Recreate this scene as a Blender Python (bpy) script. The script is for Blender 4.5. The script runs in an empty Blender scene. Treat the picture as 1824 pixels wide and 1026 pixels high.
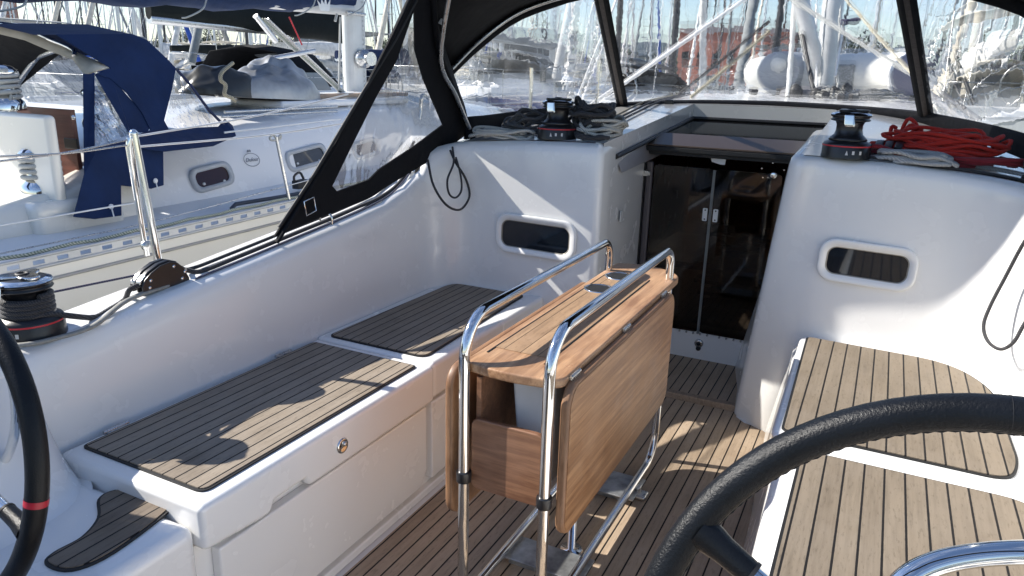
import bpy, bmesh, math, random
import numpy as np
from mathutils import Vector, Matrix
R_=math.radians
random.seed(7)
sc=bpy.context.scene
C=sc.collection
# ---------------------------------------------------------------- camera
F=1299.5; CX,CY=912.0,513.0
def _d(px,py):
    v=np.array([px-CX,py-CY,F]); return v/np.linalg.norm(v)
Yv=_d(1598,147); Xv=-_d(-1794,55); Xv=Xv-(Xv@Yv)*Yv; Xv/=np.linalg.norm(Xv); Zv=np.cross(Xv,Yv)
RM=np.stack([Xv,Yv,Zv]); CAM=np.array([0,0,1.40])
cam_d=bpy.data.cameras.new('camera'); cam=bpy.data.objects.new('camera',cam_d); C.objects.link(cam)
M=Matrix(((RM[0,0],-RM[0,1],-RM[0,2],0),(RM[1,0],-RM[1,1],-RM[1,2],0),(RM[2,0],-RM[2,1],-RM[2,2],1.40),(0,0,0,1)))
cam.matrix_world=M
cam_d.sensor_width=36; cam_d.lens=F/1824*36; cam_d.clip_start=0.05; cam_d.clip_end=9000
sc.camera=cam
# ---------------------------------------------------------------- sky, sun
EL=37.6
tosun=Vector((-0.972,-0.235,0)).normalized()*math.cos(R_(EL))+Vector((0,0,math.sin(R_(EL))))
w=bpy.data.worlds.new('World'); sc.world=w; w.use_nodes=True
nt=w.node_tree; bg=nt.nodes['Background']; sky=nt.nodes.new('ShaderNodeTexSky')
sky.sky_type='NISHITA'; sky.sun_disc=False; sky.sun_elevation=R_(EL); sky.sun_rotation=math.atan2(tosun.x,tosun.y)
sky.air_density=1.1; sky.dust_density=0.2; sky.ozone_density=1.3
# thin cloud streaks low in the sky
tc=nt.nodes.new('ShaderNodeTexCoord'); mp=nt.nodes.new('ShaderNodeMapping'); mp.inputs['Scale'].default_value=(1.6,1.6,9)
ns=nt.nodes.new('ShaderNodeTexNoise'); ns.inputs['Scale'].default_value=2.6; ns.inputs['Detail'].default_value=7; ns.inputs['Roughness'].default_value=.58
cr=nt.nodes.new('ShaderNodeValToRGB'); cr.color_ramp.elements[0].position=.53; cr.color_ramp.elements[1].position=.76
mx=nt.nodes.new('ShaderNodeMixRGB'); mx.inputs['Color2'].default_value=(7.5,7.7,8.0,1)
mf=nt.nodes.new('ShaderNodeMath'); mf.operation='MULTIPLY'; mf.inputs[1].default_value=.75
nt.links.new(tc.outputs['Generated'],mp.inputs['Vector']); nt.links.new(mp.outputs['Vector'],ns.inputs['Vector'])
nt.links.new(ns.outputs['Fac'],cr.inputs['Fac']); nt.links.new(cr.outputs['Color'],mf.inputs[0]); nt.links.new(mf.outputs[0],mx.inputs['Fac'])
nt.links.new(sky.outputs['Color'],mx.inputs['Color1']); tn_=nt.nodes.new('ShaderNodeMixRGB'); tn_.blend_type='MULTIPLY'; tn_.inputs['Fac'].default_value=1; tn_.inputs['Color2'].default_value=(.84,.88,1.0,1); nt.links.new(mx.outputs['Color'],tn_.inputs['Color1']); nt.links.new(tn_.outputs['Color'],bg.inputs['Color'])
bg.inputs['Strength'].default_value=0.092
sl=bpy.data.lights.new('sun','SUN'); sl.energy=4.7; sl.angle=R_(0.53); sl.color=(1.0,.95,.87)
so=bpy.data.objects.new('sun',sl); C.objects.link(so); so.rotation_euler=tosun.to_track_quat('Z','Y').to_euler(); so.location=(-30,-5,40)
sc.view_settings.view_transform='Standard'; sc.view_settings.look='None'; sc.view_settings.gamma=1.0; sc.view_settings.exposure=0.98
sc.view_settings.use_curve_mapping=False
sc.cycles.caustics_refractive=False; sc.cycles.blur_glossy=.6; sc.cycles.max_bounces=10; sc.cycles.transparent_max_bounces=16; sc.cycles.transmission_bounces=8
# ---------------------------------------------------------------- helpers
def ray(px,py): return RM@np.array([(px-CX),(py-CY),F])/F
def P(px,py,x=None,y=None,z=None,n=None,p0=None):
    """real position seen at photo pixel px,py on a plane of the place"""
    r=ray(px,py)
    if z is not None: t=(z-CAM[2])/r[2]
    elif x is not None: t=(x-CAM[0])/r[0]
    elif y is not None: t=(y-CAM[1])/r[1]
    else: t=(np.array(p0)-CAM)@np.array(n)/(r@np.array(n))
    return Vector(CAM+t*r)
def V(*a): return Vector(a)
def tag(o,label=None,cat=None,group=None,kind=None):
    if label:o['label']=label
    if cat:o['category']=cat
    if group:o['group']=group
    if kind:o['kind']=kind
    return o
def thing(name,label,cat,loc=(0,0,0),rz=0,group=None):
    o=bpy.data.objects.new(name,None); C.objects.link(o); o.empty_display_size=.1
    o.location=loc; o.rotation_euler=(0,0,rz)
    return tag(o,label,cat,group)
LOCAL=set()
def link(name,me,parent=None):
    o=bpy.data.objects.new(name,me); C.objects.link(o)
    if parent is not None:
        o.parent=parent
        if parent.type=='EMPTY' and parent.name not in LOCAL: o.location=-Vector(parent.location)
    return o
class MB:
    def __init__(s): s.v=[]; s.f=[]; s.sm=[]
    def add(s,vs,fs,smooth=False):
        b=len(s.v); s.v+= [tuple(v) for v in vs]; s.f+=[tuple(i+b for i in f) for f in fs]; s.sm+=[smooth]*len(fs); return s
    def box(s,c,d,rz=0,m=None):
        c=Vector(c); x,y,z=[a/2 for a in d]; mt=m if m is not None else Matrix.Rotation(rz,3,'Z')
        vs=[c+mt@Vector((i*x,j*y,k*z)) for i in(-1,1) for j in(-1,1) for k in(-1,1)]
        return s.add(vs,[(0,1,3,2),(4,6,7,5),(0,4,5,1),(2,3,7,6),(0,2,6,4),(1,5,7,3)])
    def prism(s,pts,d):
        pts=[Vector(p) for p in pts]; d=Vector(d); n=len(pts)
        # outward orientation
        nn=Vector((0,0,0))
        for i in range(n): nn+=pts[i].cross(pts[(i+1)%n])
        if nn.dot(d)<0: pts=pts[::-1]
        return s.add(pts+[p+d for p in pts],[tuple(range(n))[::-1],tuple(range(n,2*n))]+[(i,(i+1)%n,(i+1)%n+n,i+n) for i in range(n)])
    def tube(s,pts,r,n=10,closed=False,sub=0,cap=True,flat=None):
        pts=[Vector(p) for p in pts]
        if sub: pts=smooth(pts,sub,closed)
        m=len(pts); rs=r if isinstance(r,(list,tuple)) else [r]*m
        if len(rs)!=m: rs=[rs[0]+(rs[-1]-rs[0])*i/(m-1) for i in range(m)]
        tn=[]
        for i in range(m):
            a=pts[(i-1)%m] if (closed or i>0) else pts[i]; b=pts[(i+1)%m] if (closed or i<m-1) else pts[i]
            t=b-a; tn.append(t.normalized() if t.length>1e-9 else Vector((0,0,1)))
        up=Vector((0,0,1)) if abs(tn[0].z)<.9 else Vector((1,0,0))
        u=tn[0].cross(up).normalized(); vs=[]
        for i in range(m):
            u=(u-tn[i]*u.dot(tn[i])); u=u.normalized() if u.length>1e-9 else tn[i].orthogonal().normalized(); w_=tn[i].cross(u)
            for k in range(n):
                a=2*math.pi*k/n; ff=flat if flat else 1
                vs.append(pts[i]+(u*math.cos(a)+w_*math.sin(a)*ff)*rs[i])
        fs=[]
        for i in range(m if closed else m-1):
            j=(i+1)%m
            for k in range(n): fs.append((i*n+k,i*n+(k+1)%n,j*n+(k+1)%n,j*n+k))
        s.add(vs,fs,True)
        if cap and not closed: s.add(vs[:n],[tuple(range(n))[::-1]]); s.add(vs[-n:],[tuple(range(n))])
        return s
    def lathe(s,prof,c,axis=(0,0,1),n=32,cap=True):
        ax=Vector(axis).normalized(); u=ax.orthogonal().normalized(); w_=ax.cross(u); c=Vector(c); vs=[]
        for (r,h) in prof:
            for k in range(n):
                a=2*math.pi*k/n; vs.append(c+ax*h+(u*math.cos(a)+w_*math.sin(a))*r)
        fs=[(i*n+k,i*n+(k+1)%n,(i+1)*n+(k+1)%n,(i+1)*n+k) for i in range(len(prof)-1) for k in range(n)]
        s.add(vs,fs,True)
        if cap: s.add(vs[:n],[tuple(range(n))[::-1]]); s.add(vs[-n:],[tuple(range(n))])
        return s
    def grid(s,rows,smooth=True,closeu=False):
        n=len(rows[0]); vs=[v for r in rows for v in r]; fs=[]
        for i in range(len(rows)-1):
            for k in range(n if closeu else n-1): fs.append((i*n+k,i*n+(k+1)%n,(i+1)*n+(k+1)%n,(i+1)*n+k))
        return s.add(vs,fs,smooth)
    def ball(s,c,r,n=12,sc_=(1,1,1)):
        c=Vector(c); rows=[]
        for i in range(n//2+1):
            t=math.pi*i/(n//2); rows.append([c+Vector((math.sin(t)*math.cos(2*math.pi*k/n)*r*sc_[0],math.sin(t)*math.sin(2*math.pi*k/n)*r*sc_[1],math.cos(t)*r*sc_[2])) for k in range(n)])
        return s.grid(rows,True,True)
    def build(s,name,mat,parent=None,bevel=0,seg=3,solid=0,subd=0,weld=False):
        me=bpy.data.meshes.new(name); me.from_pydata(s.v,[],s.f)
        bm=bmesh.new(); bm.from_mesh(me)
        for f,q in zip(bm.faces,s.sm): f.smooth=q
        if weld or subd or solid: bmesh.ops.remove_doubles(bm,verts=bm.verts,dist=1e-5)
        bmesh.ops.recalc_face_normals(bm,faces=bm.faces) if (weld or bevel or solid) else None
        bm.to_mesh(me); bm.free(); me.materials.append(mat); me.update()
        o=link(name,me,parent)
        if solid: m=o.modifiers.new('s','SOLIDIFY'); m.thickness=solid; m.offset=0
        if bevel:
            m=o.modifiers.new('b','BEVEL'); m.width=bevel; m.segments=seg; m.limit_method='ANGLE'; m.angle_limit=R_(40); m.harden_normals=False
            for p in me.polygons: p.use_smooth=True
            wn=o.modifiers.new('w','WEIGHTED_NORMAL'); wn.keep_sharp=True
        if subd: m=o.modifiers.new('d','SUBSURF'); m.levels=subd; m.render_levels=subd
        return o
def smooth(pts,sub,closed=False):
    out=[]; m=len(pts); rng=m if closed else m-1
    for i in range(rng):
        p1,p2=pts[i],pts[(i+1)%m]; p0=pts[i-1] if (closed or i>0) else p1*2-p2; p3=pts[(i+2)%m] if (closed or i+2<m) else p2*2-p1
        for k in range(sub):
            t=k/sub; out.append(.5*((2*p1)+(p2-p0)*t+(2*p0-5*p1+4*p2-p3)*t*t+(3*p1-p0-3*p2+p3)*t**3))
    if not closed: out.append(pts[-1])
    return out
def lerp(a,b,t): return a+(b-a)*t
def interp(x,xs,ys): return float(np.interp(x,xs,ys))
def rrect(w_,h,r,n=6):
    """rounded rectangle outline, centred"""
    out=[]
    for (cx,cy,a0) in ((w_/2-r,h/2-r,0),(-w_/2+r,h/2-r,90),(-w_/2+r,-h/2+r,180),(w_/2-r,-h/2+r,270)):
        for k in range(n+1):
            a=R_(a0+90*k/n); out.append((cx+r*math.cos(a),cy+r*math.sin(a)))
    return out
def roundpoly(pts,rads,n=6):
    out=[]; m=len(pts)
    for i in range(m):
        p=Vector(pts[i]); a=Vector(pts[i-1])-p; b=Vector(pts[(i+1)%m])-p; r=rads[i] if isinstance(rads,(list,tuple)) else rads
        if r<=0: out.append(p); continue
        r=min(r,a.length*.49,b.length*.49); A=p+a.normalized()*r; B=p+b.normalized()*r
        for k in range(n+1):
            t=k/n; out.append(A*(1-t)**2+p*2*t*(1-t)+B*t*t)
    return out
def offset2(pts,d):
    """grow a flat xy outline (list of Vector) by d"""
    c=sum((Vector(p) for p in pts),Vector((0,0,0)))/len(pts); m=len(pts); out=[]
    ar=sum(pts[i].x*pts[(i+1)%m].y-pts[(i+1)%m].x*pts[i].y for i in range(m)); sg=1 if ar>0 else -1
    for i in range(m):
        t=(pts[(i+1)%m]-pts[i-1]); nrm=Vector((t.y,-t.x,0)).normalized()*sg; out.append(pts[i]+nrm*d)
    return out
# ---------------------------------------------------------------- materials
def newmat(name):
    m=bpy.data.materials.new(name); m.use_nodes=True; n=m.node_tree; b=n.nodes['Principled BSDF']; return m,n,b
def N(n,t,**k):
    x=n.nodes.new('ShaderNode'+t)
    for a,v in k.items(): setattr(x,a,v)
    return x
def math_(n,op,a,b=None,c=None):
    x=N(n,'Math',operation=op)
    for i,q in enumerate((a,b,c)):
        if q is None: continue
        if isinstance(q,(int,float)): x.inputs[i].default_value=q
        else: n.links.new(q,x.inputs[i])
    return x.outputs[0]
def noise(n,vec,scale,detail=4,rough=.55,sc3=None):
    if sc3 is not None:
        mp=N(n,'Mapping'); mp.inputs['Scale'].default_value=sc3; n.links.new(vec,mp.inputs['Vector']); vec=mp.outputs['Vector']
    x=N(n,'TexNoise'); x.inputs['Scale'].default_value=scale; x.inputs['Detail'].default_value=detail; x.inputs['Roughness'].default_value=rough
    n.links.new(vec,x.inputs['Vector']); return x.outputs['Fac']
def ramp(n,fac,els):
    x=N(n,'ValToRGB'); cr=x.color_ramp
    while len(cr.elements)<len(els): cr.elements.new(.5)
    for e,(p,c) in zip(cr.elements,els):
        e.position=p; e.color=(c,c,c,1) if isinstance(c,(int,float)) else (*c,1)
    n.links.new(fac,x.inputs['Fac']); return x.outputs['Color']
def bump(n,b,h,strength=.2,dist=.01):
    x=N(n,'Bump'); x.inputs['Strength'].default_value=strength; x.inputs['Distance'].default_value=dist
    n.links.new(h,x.inputs['Height']); n.links.new(x.outputs['Normal'],b.inputs['Normal']); return x
def mixc(n,f,a,b,mode='MIX'):
    x=N(n,'MixRGB',blend_type=mode)
    for i,q in zip(('Fac','Color1','Color2'),(f,a,b)):
        if isinstance(q,(int,float)): x.inputs[i].default_value=q
        elif isinstance(q,tuple): x.inputs[i].default_value=(*q,1)
        else: n.links.new(q,x.inputs[i])
    return x.outputs['Color']
def pos(n): return N(n,'TexCoord').outputs['Object']
def plain(name,col,rough=.5,metal=0,var=.12,vs=6,bmp=0,bs=40,coat=0,spec=.5):
    m,n,b=newmat(name); p=pos(n); f=noise(n,p,vs)
    c2=tuple(max(0,c*(1-var)) for c in col); c1=tuple(min(1,c*(1+var*.5)) for c in col)
    n.links.new(ramp(n,f,[(.3,c2),(.7,c1)]),b.inputs['Base Color'])
    b.inputs['Roughness'].default_value=rough; b.inputs['Metallic'].default_value=metal; b.inputs['Coat Weight'].default_value=coat
    b.inputs['Specular IOR Level'].default_value=spec
    if bmp: bump(n,b,noise(n,p,bs,5,.6),bmp,.004)
    return m
def gelcoat(name,col=(.775,.77,.755),rough=.26,dirt=.035):
    m,n,b=newmat(name); p=pos(n)
    f=noise(n,p,1.6,3,.55); g=noise(n,p,9,3,.6); d=noise(n,p,1.0,3,.55,(6,6,.8))
    c=mixc(n,math_(n,'MULTIPLY',ramp(n,f,[(.42,0.),(.75,1.)]),dirt*1.2),col,tuple(x*q for x,q in zip(col,(.86,.84,.78))))
    c=mixc(n,math_(n,'MULTIPLY',ramp(n,d,[(.45,0.),(.95,1.)]),dirt*.3),c,tuple(x*.74 for x in col))
    n.links.new(c,b.inputs['Base Color'])
    n.links.new(ramp(n,g,[(.3,rough*.95),(.75,rough*1.1)]),b.inputs['Roughness'])
    b.inputs['Coat Weight'].default_value=.5; b.inputs['Coat Roughness'].default_value=.07
    bump(n,b,noise(n,p,2.2,0,.5),.02,.02)
    return m
def teak(name,pitch,off=0.,axis=0,c1=(.36,.275,.20),c2=(.235,.17,.12),seam=.085,rough=.62,skew=0.0):
    """weathered laid teak: planks with black caulked seams"""
    m,n,b=newmat(name); p=pos(n); sp=N(n,'SeparateXYZ'); n.links.new(p,sp.inputs[0])
    u=sp.outputs[axis]; v=sp.outputs[1-axis]
    if skew: u=math_(n,'ADD',u,math_(n,'MULTIPLY',v,skew))
    q=math_(n,'DIVIDE',math_(n,'SUBTRACT',u,off),pitch)
    fr=math_(n,'FRACT',q); fl=math_(n,'FLOOR',q)
    dd=math_(n,'ABSOLUTE',math_(n,'SUBTRACT',fr,.5))
    wob=math_(n,'MULTIPLY',math_(n,'SUBTRACT',noise(n,p,60,2),.5),.018)
    sm=N(n,'MapRange',interpolation_type='SMOOTHSTEP'); n.links.new(math_(n,'ADD',dd,wob),sm.inputs['Value'])
    sm.inputs['From Min'].default_value=.5-seam*.62; sm.inputs['From Max'].default_value=.5-seam*.38
    cmb=N(n,'CombineXYZ'); n.links.new(math_(n,'MULTIPLY',fl,7.31),cmb.inputs[0]); n.links.new(math_(n,'MULTIPLY',v,.9),cmb.inputs[1])
    pl=noise(n,cmb.outputs[0],1.7,2)
    va=N(n,'VectorMath',operation='ADD'); cm2=N(n,'CombineXYZ'); n.links.new(math_(n,'MULTIPLY',fl,3.7),cm2.inputs[2]); n.links.new(p,va.inputs[0]); n.links.new(cm2.outputs[0],va.inputs[1])
    s3=(95,5,60) if axis==0 else (5,95,60)
    gr=noise(n,va.outputs[0],1.,7,.7,s3); blot=noise(n,p,7,5,.65); fleck=noise(n,p,160,3,.7,(1,.22,1) if axis==0 else (.22,1,1))
    c=ramp(n,pl,[(.32,c2),(.62,c1)])
    c=mixc(n,.42,c,ramp(n,gr,[(.30,tuple(x*.62 for x in c2)),(.55,c1),(.8,tuple(min(1,x*1.28) for x in c1))]),'MIX')
    c=mixc(n,math_(n,'MULTIPLY',ramp(n,blot,[(.40,0.),(.72,1.)]),.38),c,tuple(x*1.15 for x in c1[:1])+(c1[1]*1.2,c1[2]*1.3))
    c=mixc(n,math_(n,'MULTIPLY',ramp(n,fleck,[(.56,0.),(.68,1.)]),.35),c,tuple(x*.42 for x in c2))
    c=mixc(n,sm.outputs[0],c,(.012,.011,.011))
    n.links.new(c,b.inputs['Base Color'])
    n.links.new(ramp(n,gr,[(.3,rough*.85),(.7,min(1,rough*1.2))]),b.inputs['Roughness'])
    h=math_(n,'SUBTRACT',math_(n,'MULTIPLY',gr,.25),math_(n,'MULTIPLY',sm.outputs[0],.9))
    bump(n,b,h,.55,.0022); b.inputs['Specular IOR Level'].default_value=.18
    return m
def varnish(name,sc3,c1=(.42,.215,.105),c2=(.25,.115,.052),rough=.38):
    m,n,b=newmat(name); p=pos(n)
    g=noise(n,p,1.,8,.72,sc3); l=noise(n,p,4.5,4,.6); s2=tuple(x*3.2 for x in sc3); fl=noise(n,p,1.,3,.6,s2)
    c=ramp(n,g,[(.28,tuple(x*.6 for x in c2)),(.45,c2),(.62,c1),(.82,tuple(x*1.25 for x in c1))])
    c=mixc(n,math_(n,'MULTIPLY',ramp(n,l,[(.4,0.),(.7,1.)]),.5),c,tuple(x*q for x,q in zip(c1,(1.05,1.2,1.45))))
    c=mixc(n,math_(n,'MULTIPLY',ramp(n,fl,[(.58,0.),(.7,1.)]),.3),c,tuple(x*.4 for x in c2))
    n.links.new(c,b.inputs['Base Color']); n.links.new(ramp(n,l,[(.3,rough*.7),(.7,rough*1.4)]),b.inputs['Roughness'])
    bump(n,b,g,.25,.0015); return m
def metal(name,col=(.72,.72,.72),rough=.1,bmp=.02):
    m,n,b=newmat(name); p=pos(n); b.inputs['Metallic'].default_value=1; b.inputs['Base Color'].default_value=(*col,1)
    n.links.new(ramp(n,noise(n,p,35,4,.7),[(.35,rough*.6),(.8,rough*2.2)]),b.inputs['Roughness']); 
    return m
def canvas(name,col,sheen=.2):
    m,n,b=newmat(name); p=pos(n)
    f=noise(n,p,5,5,.6); d=noise(n,p,1.3,4,.6)
    c=ramp(n,f,[(.3,tuple(x*.75 for x in col)),(.75,tuple(x*1.25 for x in col))])
    c=mixc(n,math_(n,'MULTIPLY',ramp(n,d,[(.5,0.),(.8,1.)]),.25),c,tuple(min(1,x*1.6+.01) for x in col))
    n.links.new(c,b.inputs['Base Color']); b.inputs['Roughness'].default_value=.8; b.inputs['Specular IOR Level'].default_value=.25
    b.inputs['Sheen Weight'].default_value=sheen
    w1=noise(n,p,4.5,3,.55); w2=noise(n,p,600,1,.5)
    bump(n,b,math_(n,'ADD',w1,math_(n,'MULTIPLY',w2,.03)),.5,.03); return m
def rope(name,c1,c2,f=260.,thr=.5):
    """braided line: flecks in two colours"""
    m,n,b=newmat(name); p=pos(n)
    wv=N(n,'TexWave'); wv.bands_direction='DIAGONAL'; wv.inputs['Scale'].default_value=f*.32; wv.inputs['Distortion'].default_value=2.2; wv.inputs['Detail'].default_value=2
    n.links.new(p,wv.inputs['Vector']); nn=noise(n,p,f,2,.5)
    n.links.new(mixc(n,ramp(n,math_(n,'MULTIPLY',math_(n,'ADD',wv.outputs['Fac'],nn),.5),[(thr-.06,0.),(thr+.06,1.)]),c1,c2),b.inputs['Base Color'])
    b.inputs['Roughness'].default_value=.75; b.inputs['Sheen Weight'].default_value=.15
    bump(n,b,wv.outputs['Fac'],.6,.0015); return m
def vinyl(name,scale=9.,strength=.5,ior=1.07,haze=.10,sc3=(1.6,1.6,.55),refr=.8,seed=0.):
    """clear flexible window: light passes, the view through it wobbles, glints and milky streaks"""
    m=bpy.data.materials.new(name); m.use_nodes=True; n=m.node_tree; n.nodes.clear(); out=N(n,'OutputMaterial')
    p=pos(n); h1=noise(n,p,scale,3,.6,sc3); h2=noise(n,p,scale*4,3,.65,sc3)
    hh=math_(n,'ADD',h1,math_(n,'MULTIPLY',h2,.05))
    bp=N(n,'Bump'); bp.inputs['Strength'].default_value=strength; bp.inputs['Distance'].default_value=.035; n.links.new(hh,bp.inputs['Height'])
    rf=N(n,'BsdfRefraction'); rf.inputs['IOR'].default_value=ior; rf.inputs['Roughness'].default_value=.0; n.links.new(bp.outputs[0],rf.inputs['Normal'])
    tr=N(n,'BsdfTransparent'); tr.inputs['Color'].default_value=(.95,.95,.94,1)
    rf.inputs['Color'].default_value=(.97,.97,.97,1)
    m1=N(n,'MixShader'); m1.inputs[0].default_value=refr; n.links.new(tr.outputs[0],m1.inputs[1]); n.links.new(rf.outputs[0],m1.inputs[2])
    gl=N(n,'BsdfGlossy'); gl.inputs['Roughness'].default_value=.07; n.links.new(bp.outputs[0],gl.inputs['Normal'])
    lw=N(n,'LayerWeight'); lw.inputs['Blend'].default_value=.22; n.links.new(bp.outputs[0],lw.inputs['Normal'])
    m2=N(n,'MixShader'); n.links.new(math_(n,'ADD',math_(n,'MULTIPLY',lw.outputs['Fresnel'],.55),.02),m2.inputs[0]); n.links.new(m1.outputs[0],m2.inputs[1]); n.links.new(gl.outputs[0],m2.inputs[2])
    df=N(n,'BsdfDiffuse'); df.inputs['Color'].default_value=(.8,.8,.8,1); tl=N(n,'BsdfTranslucent'); tl.inputs['Color'].default_value=(.8,.8,.8,1)
    ms=N(n,'MixShader'); ms.inputs[0].default_value=.5; n.links.new(df.outputs[0],ms.inputs[1]); n.links.new(tl.outputs[0],ms.inputs[2])
    st=ramp(n,noise(n,p,scale*1.1,5,.62,(2.4,2.4,.30)),[(.52,0.),(.74,1.)])
    m3=N(n,'MixShader'); n.links.new(math_(n,'ADD',math_(n,'MULTIPLY',st,haze*2.2),haze*.35),m3.inputs[0]); n.links.new(m2.outputs[0],m3.inputs[1]); n.links.new(ms.outputs[0],m3.inputs[2])
    n.links.new(m3.outputs[0],out.inputs['Surface']); return m
def tinted(name,col=(.10,.085,.08),t=.12,rough=.04,bl=.28):
    m=bpy.data.materials.new(name); m.use_nodes=True; n=m.node_tree; n.nodes.clear(); out=N(n,'OutputMaterial')
    tr=N(n,'BsdfTransparent'); tr.inputs['Color'].default_value=(*col,1)
    gl=N(n,'BsdfGlossy'); gl.inputs['Roughness'].default_value=rough; gl.inputs['Color'].default_value=(.9,.9,.9,1)
    lw=N(n,'LayerWeight'); lw.inputs['Blend'].default_value=bl
    m2=N(n,'MixShader'); n.links.new(lw.outputs['Fresnel'],m2.inputs[0]); n.links.new(tr.outputs[0],m2.inputs[1]); n.links.new(gl.outputs[0],m2.inputs[2])
    n.links.new(m2.outputs[0],out.inputs['Surface']); return m
G=gelcoat('gelcoat_white'); G2=gelcoat('gelcoat_cream',(.78,.75,.67)); GD=gelcoat('gelcoat_deck',(.78,.78,.77),.5,.16)
GL=gelcoat('gelcoat_blue_white',(.72,.76,.82),.3,.1); GBLUE=gelcoat('hull_blue',(.02,.06,.22)); GNAVY=gelcoat('hull_navy',(.012,.02,.06))
INTER=plain('cabin_white',(.62,.60,.56),.5)
STEEL=metal('polished_steel',(.74,.74,.73),.07); STEELD=metal('dull_steel',(.55,.55,.54),.28); ALU=metal('mast_aluminium',(.62,.63,.64),.38)
MASTW=plain('mast_grey_white',(.55,.56,.56),.38,.25)
GALV=plain('zinc_plate',(.42,.43,.44),.38,.75,.45,22,.2,50)
BLACKC=canvas('black_canvas',(.0035,.004,.006),0); NAVY=canvas('navy_canvas',(.005,.019,.070),.05); GREYC=canvas('grey_canvas',(.22,.235,.24)); CREAMC=canvas('cream_canvas',(.60,.56,.47))
BLUEC=canvas('blue_canvas',(.02,.07,.33)); DKGREEN=canvas('dark_green_canvas',(.007,.010,.010),0); WHITEC=canvas('white_sailcloth',(.66,.66,.64))
SILVERC=plain('silver_tarpaulin',(.36,.37,.38),.32,.3,.5,4,.6,7)
PLAST=plain('black_plastic',(.012,.012,.014),.32,0,.2,30,.1,200); RUB=plain('black_rubber',(.010,.010,.011),.6)
REDP=plain('red_ring',(.50,.02,.03),.4); WHITEP=plain('white_paint',(.75,.75,.74),.35)
LEATHER=plain('black_leather',(.006,.007,.009),.33,0,.3,20,.30,330,coat=.0,spec=.24)
DARKG,_n,_b=newmat('dark_portlight'); _b.inputs['Base Color'].default_value=(.006,.010,.016,1); _b.inputs['Roughness'].default_value=.04; _b.inputs['Coat Weight'].default_value=.4
BROWNG,_n,_b=newmat('brown_portlight'); _b.inputs['Base Color'].default_value=(.035,.014,.012,1); _b.inputs['Roughness'].default_value=.06
MAHOG=varnish('mahogany',(60,60,4),(.20,.055,.03),(.11,.03,.02),.3)
print('materials ok')
# ================================================================= OWN YACHT
XW=-1.71; YB=2.75
def zt(y): return interp(y,[-1.5,0,1.05,1.523,2.11,2.40,2.55,2.68,2.75],[.62,.662,.734,.781,.844,.884,.935,1.04,1.112])
def ct(x,y):
    z=1.135+(min(y,4.6)-2.72)*.068+max(0,min(y,6.2)-4.6)*.03-max(0,y-6.2)*.10
    return z-.06*(abs(x+.62)/1.15)**4
own=thing('sailing_yacht','white sailing yacht whose teak laid cockpit fills the foreground','sailing yacht',(-.62,2,-.55))
def arc2(cx,cy,r,a0,a1,n): return [(cx+r*math.cos(R_(a0+(a1-a0)*k/n)),cy+r*math.sin(R_(a0+(a1-a0)*k/n))) for k in range(n+1)]
# port coaming wall + bulkhead + companionway side as one moulding
path=[(XW,y) for y in np.linspace(-1.4,2.52,28)]+arc2(XW+.20,YB-.20,.20,180,90,10)[1:]+[(-1.36,YB),(-1.24,YB)]+[(-1.235,YB),(-1.15,YB),(-1.05,YB)]+arc2(-1.02,YB+.03,.03,-90,0,5)+[(-1.0,2.9),(-1.02,3.2),(-1.05,3.56)]
cols=[]
for i,(x,y) in enumerate(path):
    a=Vector(path[max(i-1,0)]); b=Vector(path[min(i+1,len(path)-1)]); t=(b-a).normalized(); nrm=Vector((-t.y,t.x))   # outward from cockpit
    top=zt(y) if x<XW+.02 else ct(x,max(y,2.75))-.0
    if y<=YB and x<XW+.25: top=min(top,lerp(zt(min(y,YB)),ct(x,2.75),max(0,min(1,(y-2.45)/.28))))
    base=-.02 if x>-1.238 else .40
    col=[]
    wl_=max(0,min(1,(-1.40-x)/.28))
    for dz,dn in ((None,0),(.45,.016*wl_),(.8,.030*wl_),(-.045,.038*wl_),(-.02,.006+.038*wl_),(-.006,.02+.038*wl_),(0,.042+.038*wl_)):
        if dz is None: z=base
        elif dz>0: z=lerp(base,top,dz)
        else: z=top+dz
        dn2=dn
        col.append(Vector((x+nrm.x*dn2,y+nrm.y*dn2,z)))
    cols.append(col)
MB().grid(cols).build('cockpit_wall',G,own)
# coaming top and outer side
rows=[]
for y in np.linspace(-1.4,2.80,34):
    z=zt(min(y,2.75)); rows.append([Vector((XW-.080,y,z)),Vector((-1.84,y,z+.004)),Vector((-1.93,y,z)),Vector((-1.95,y,z-.015)),Vector((-1.965,y,z-.05)),Vector((-1.985,y,.60))])
MB().grid(rows[::-1]).build('coaming_top',G,own)
# starboard pier, bulkhead and wall
cols=[]; zs=[-.02,.12,.3,.475,.7,.9,1.04]
def spath(z):
    s=max(0,min(1,z/1.15)); xl=-.418+.118*s; yl=3.02-.21*s; k=max(0,min(1,z/.475)); y2=lerp(2.92,YB+.06,k)
    x2=lerp(-.27,-.17,k)
    pts=[(xl-.10*(1-s),3.56),(xl-.03*(1-s),3.25),(xl-.004,yl+.04),(xl+.004,yl+.012),(xl+.022,yl-.006),(xl+.05,yl-.022),(lerp(xl,x2,.55),lerp(yl,y2,.62)),(x2-.02,y2+.012),(x2+.02,y2),(0,lerp(y2,YB+.05,.5)),(.1,YB+.05),(.2,YB+.05)]
    pts+=arc2(.20,YB-.23,.28,90,0,9)[1:]+[(.48,2.4)]+[(.48,y) for y in np.linspace(2.1,-1.4,14)]
    return pts
def stop(x,y): return ct(x,max(y,2.8)) if y>2.70 else lerp(zt(y),ct(x,2.8),max(0,min(1,(y-2.35)/.4)))
base=spath(0); rowz=[]
for z in zs: rowz.append([(p[0],p[1],z) for p in spath(z)])
ptop=spath(1.12); last=[]; T=[stop(*p) for p in ptop]
G_=[]
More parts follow.
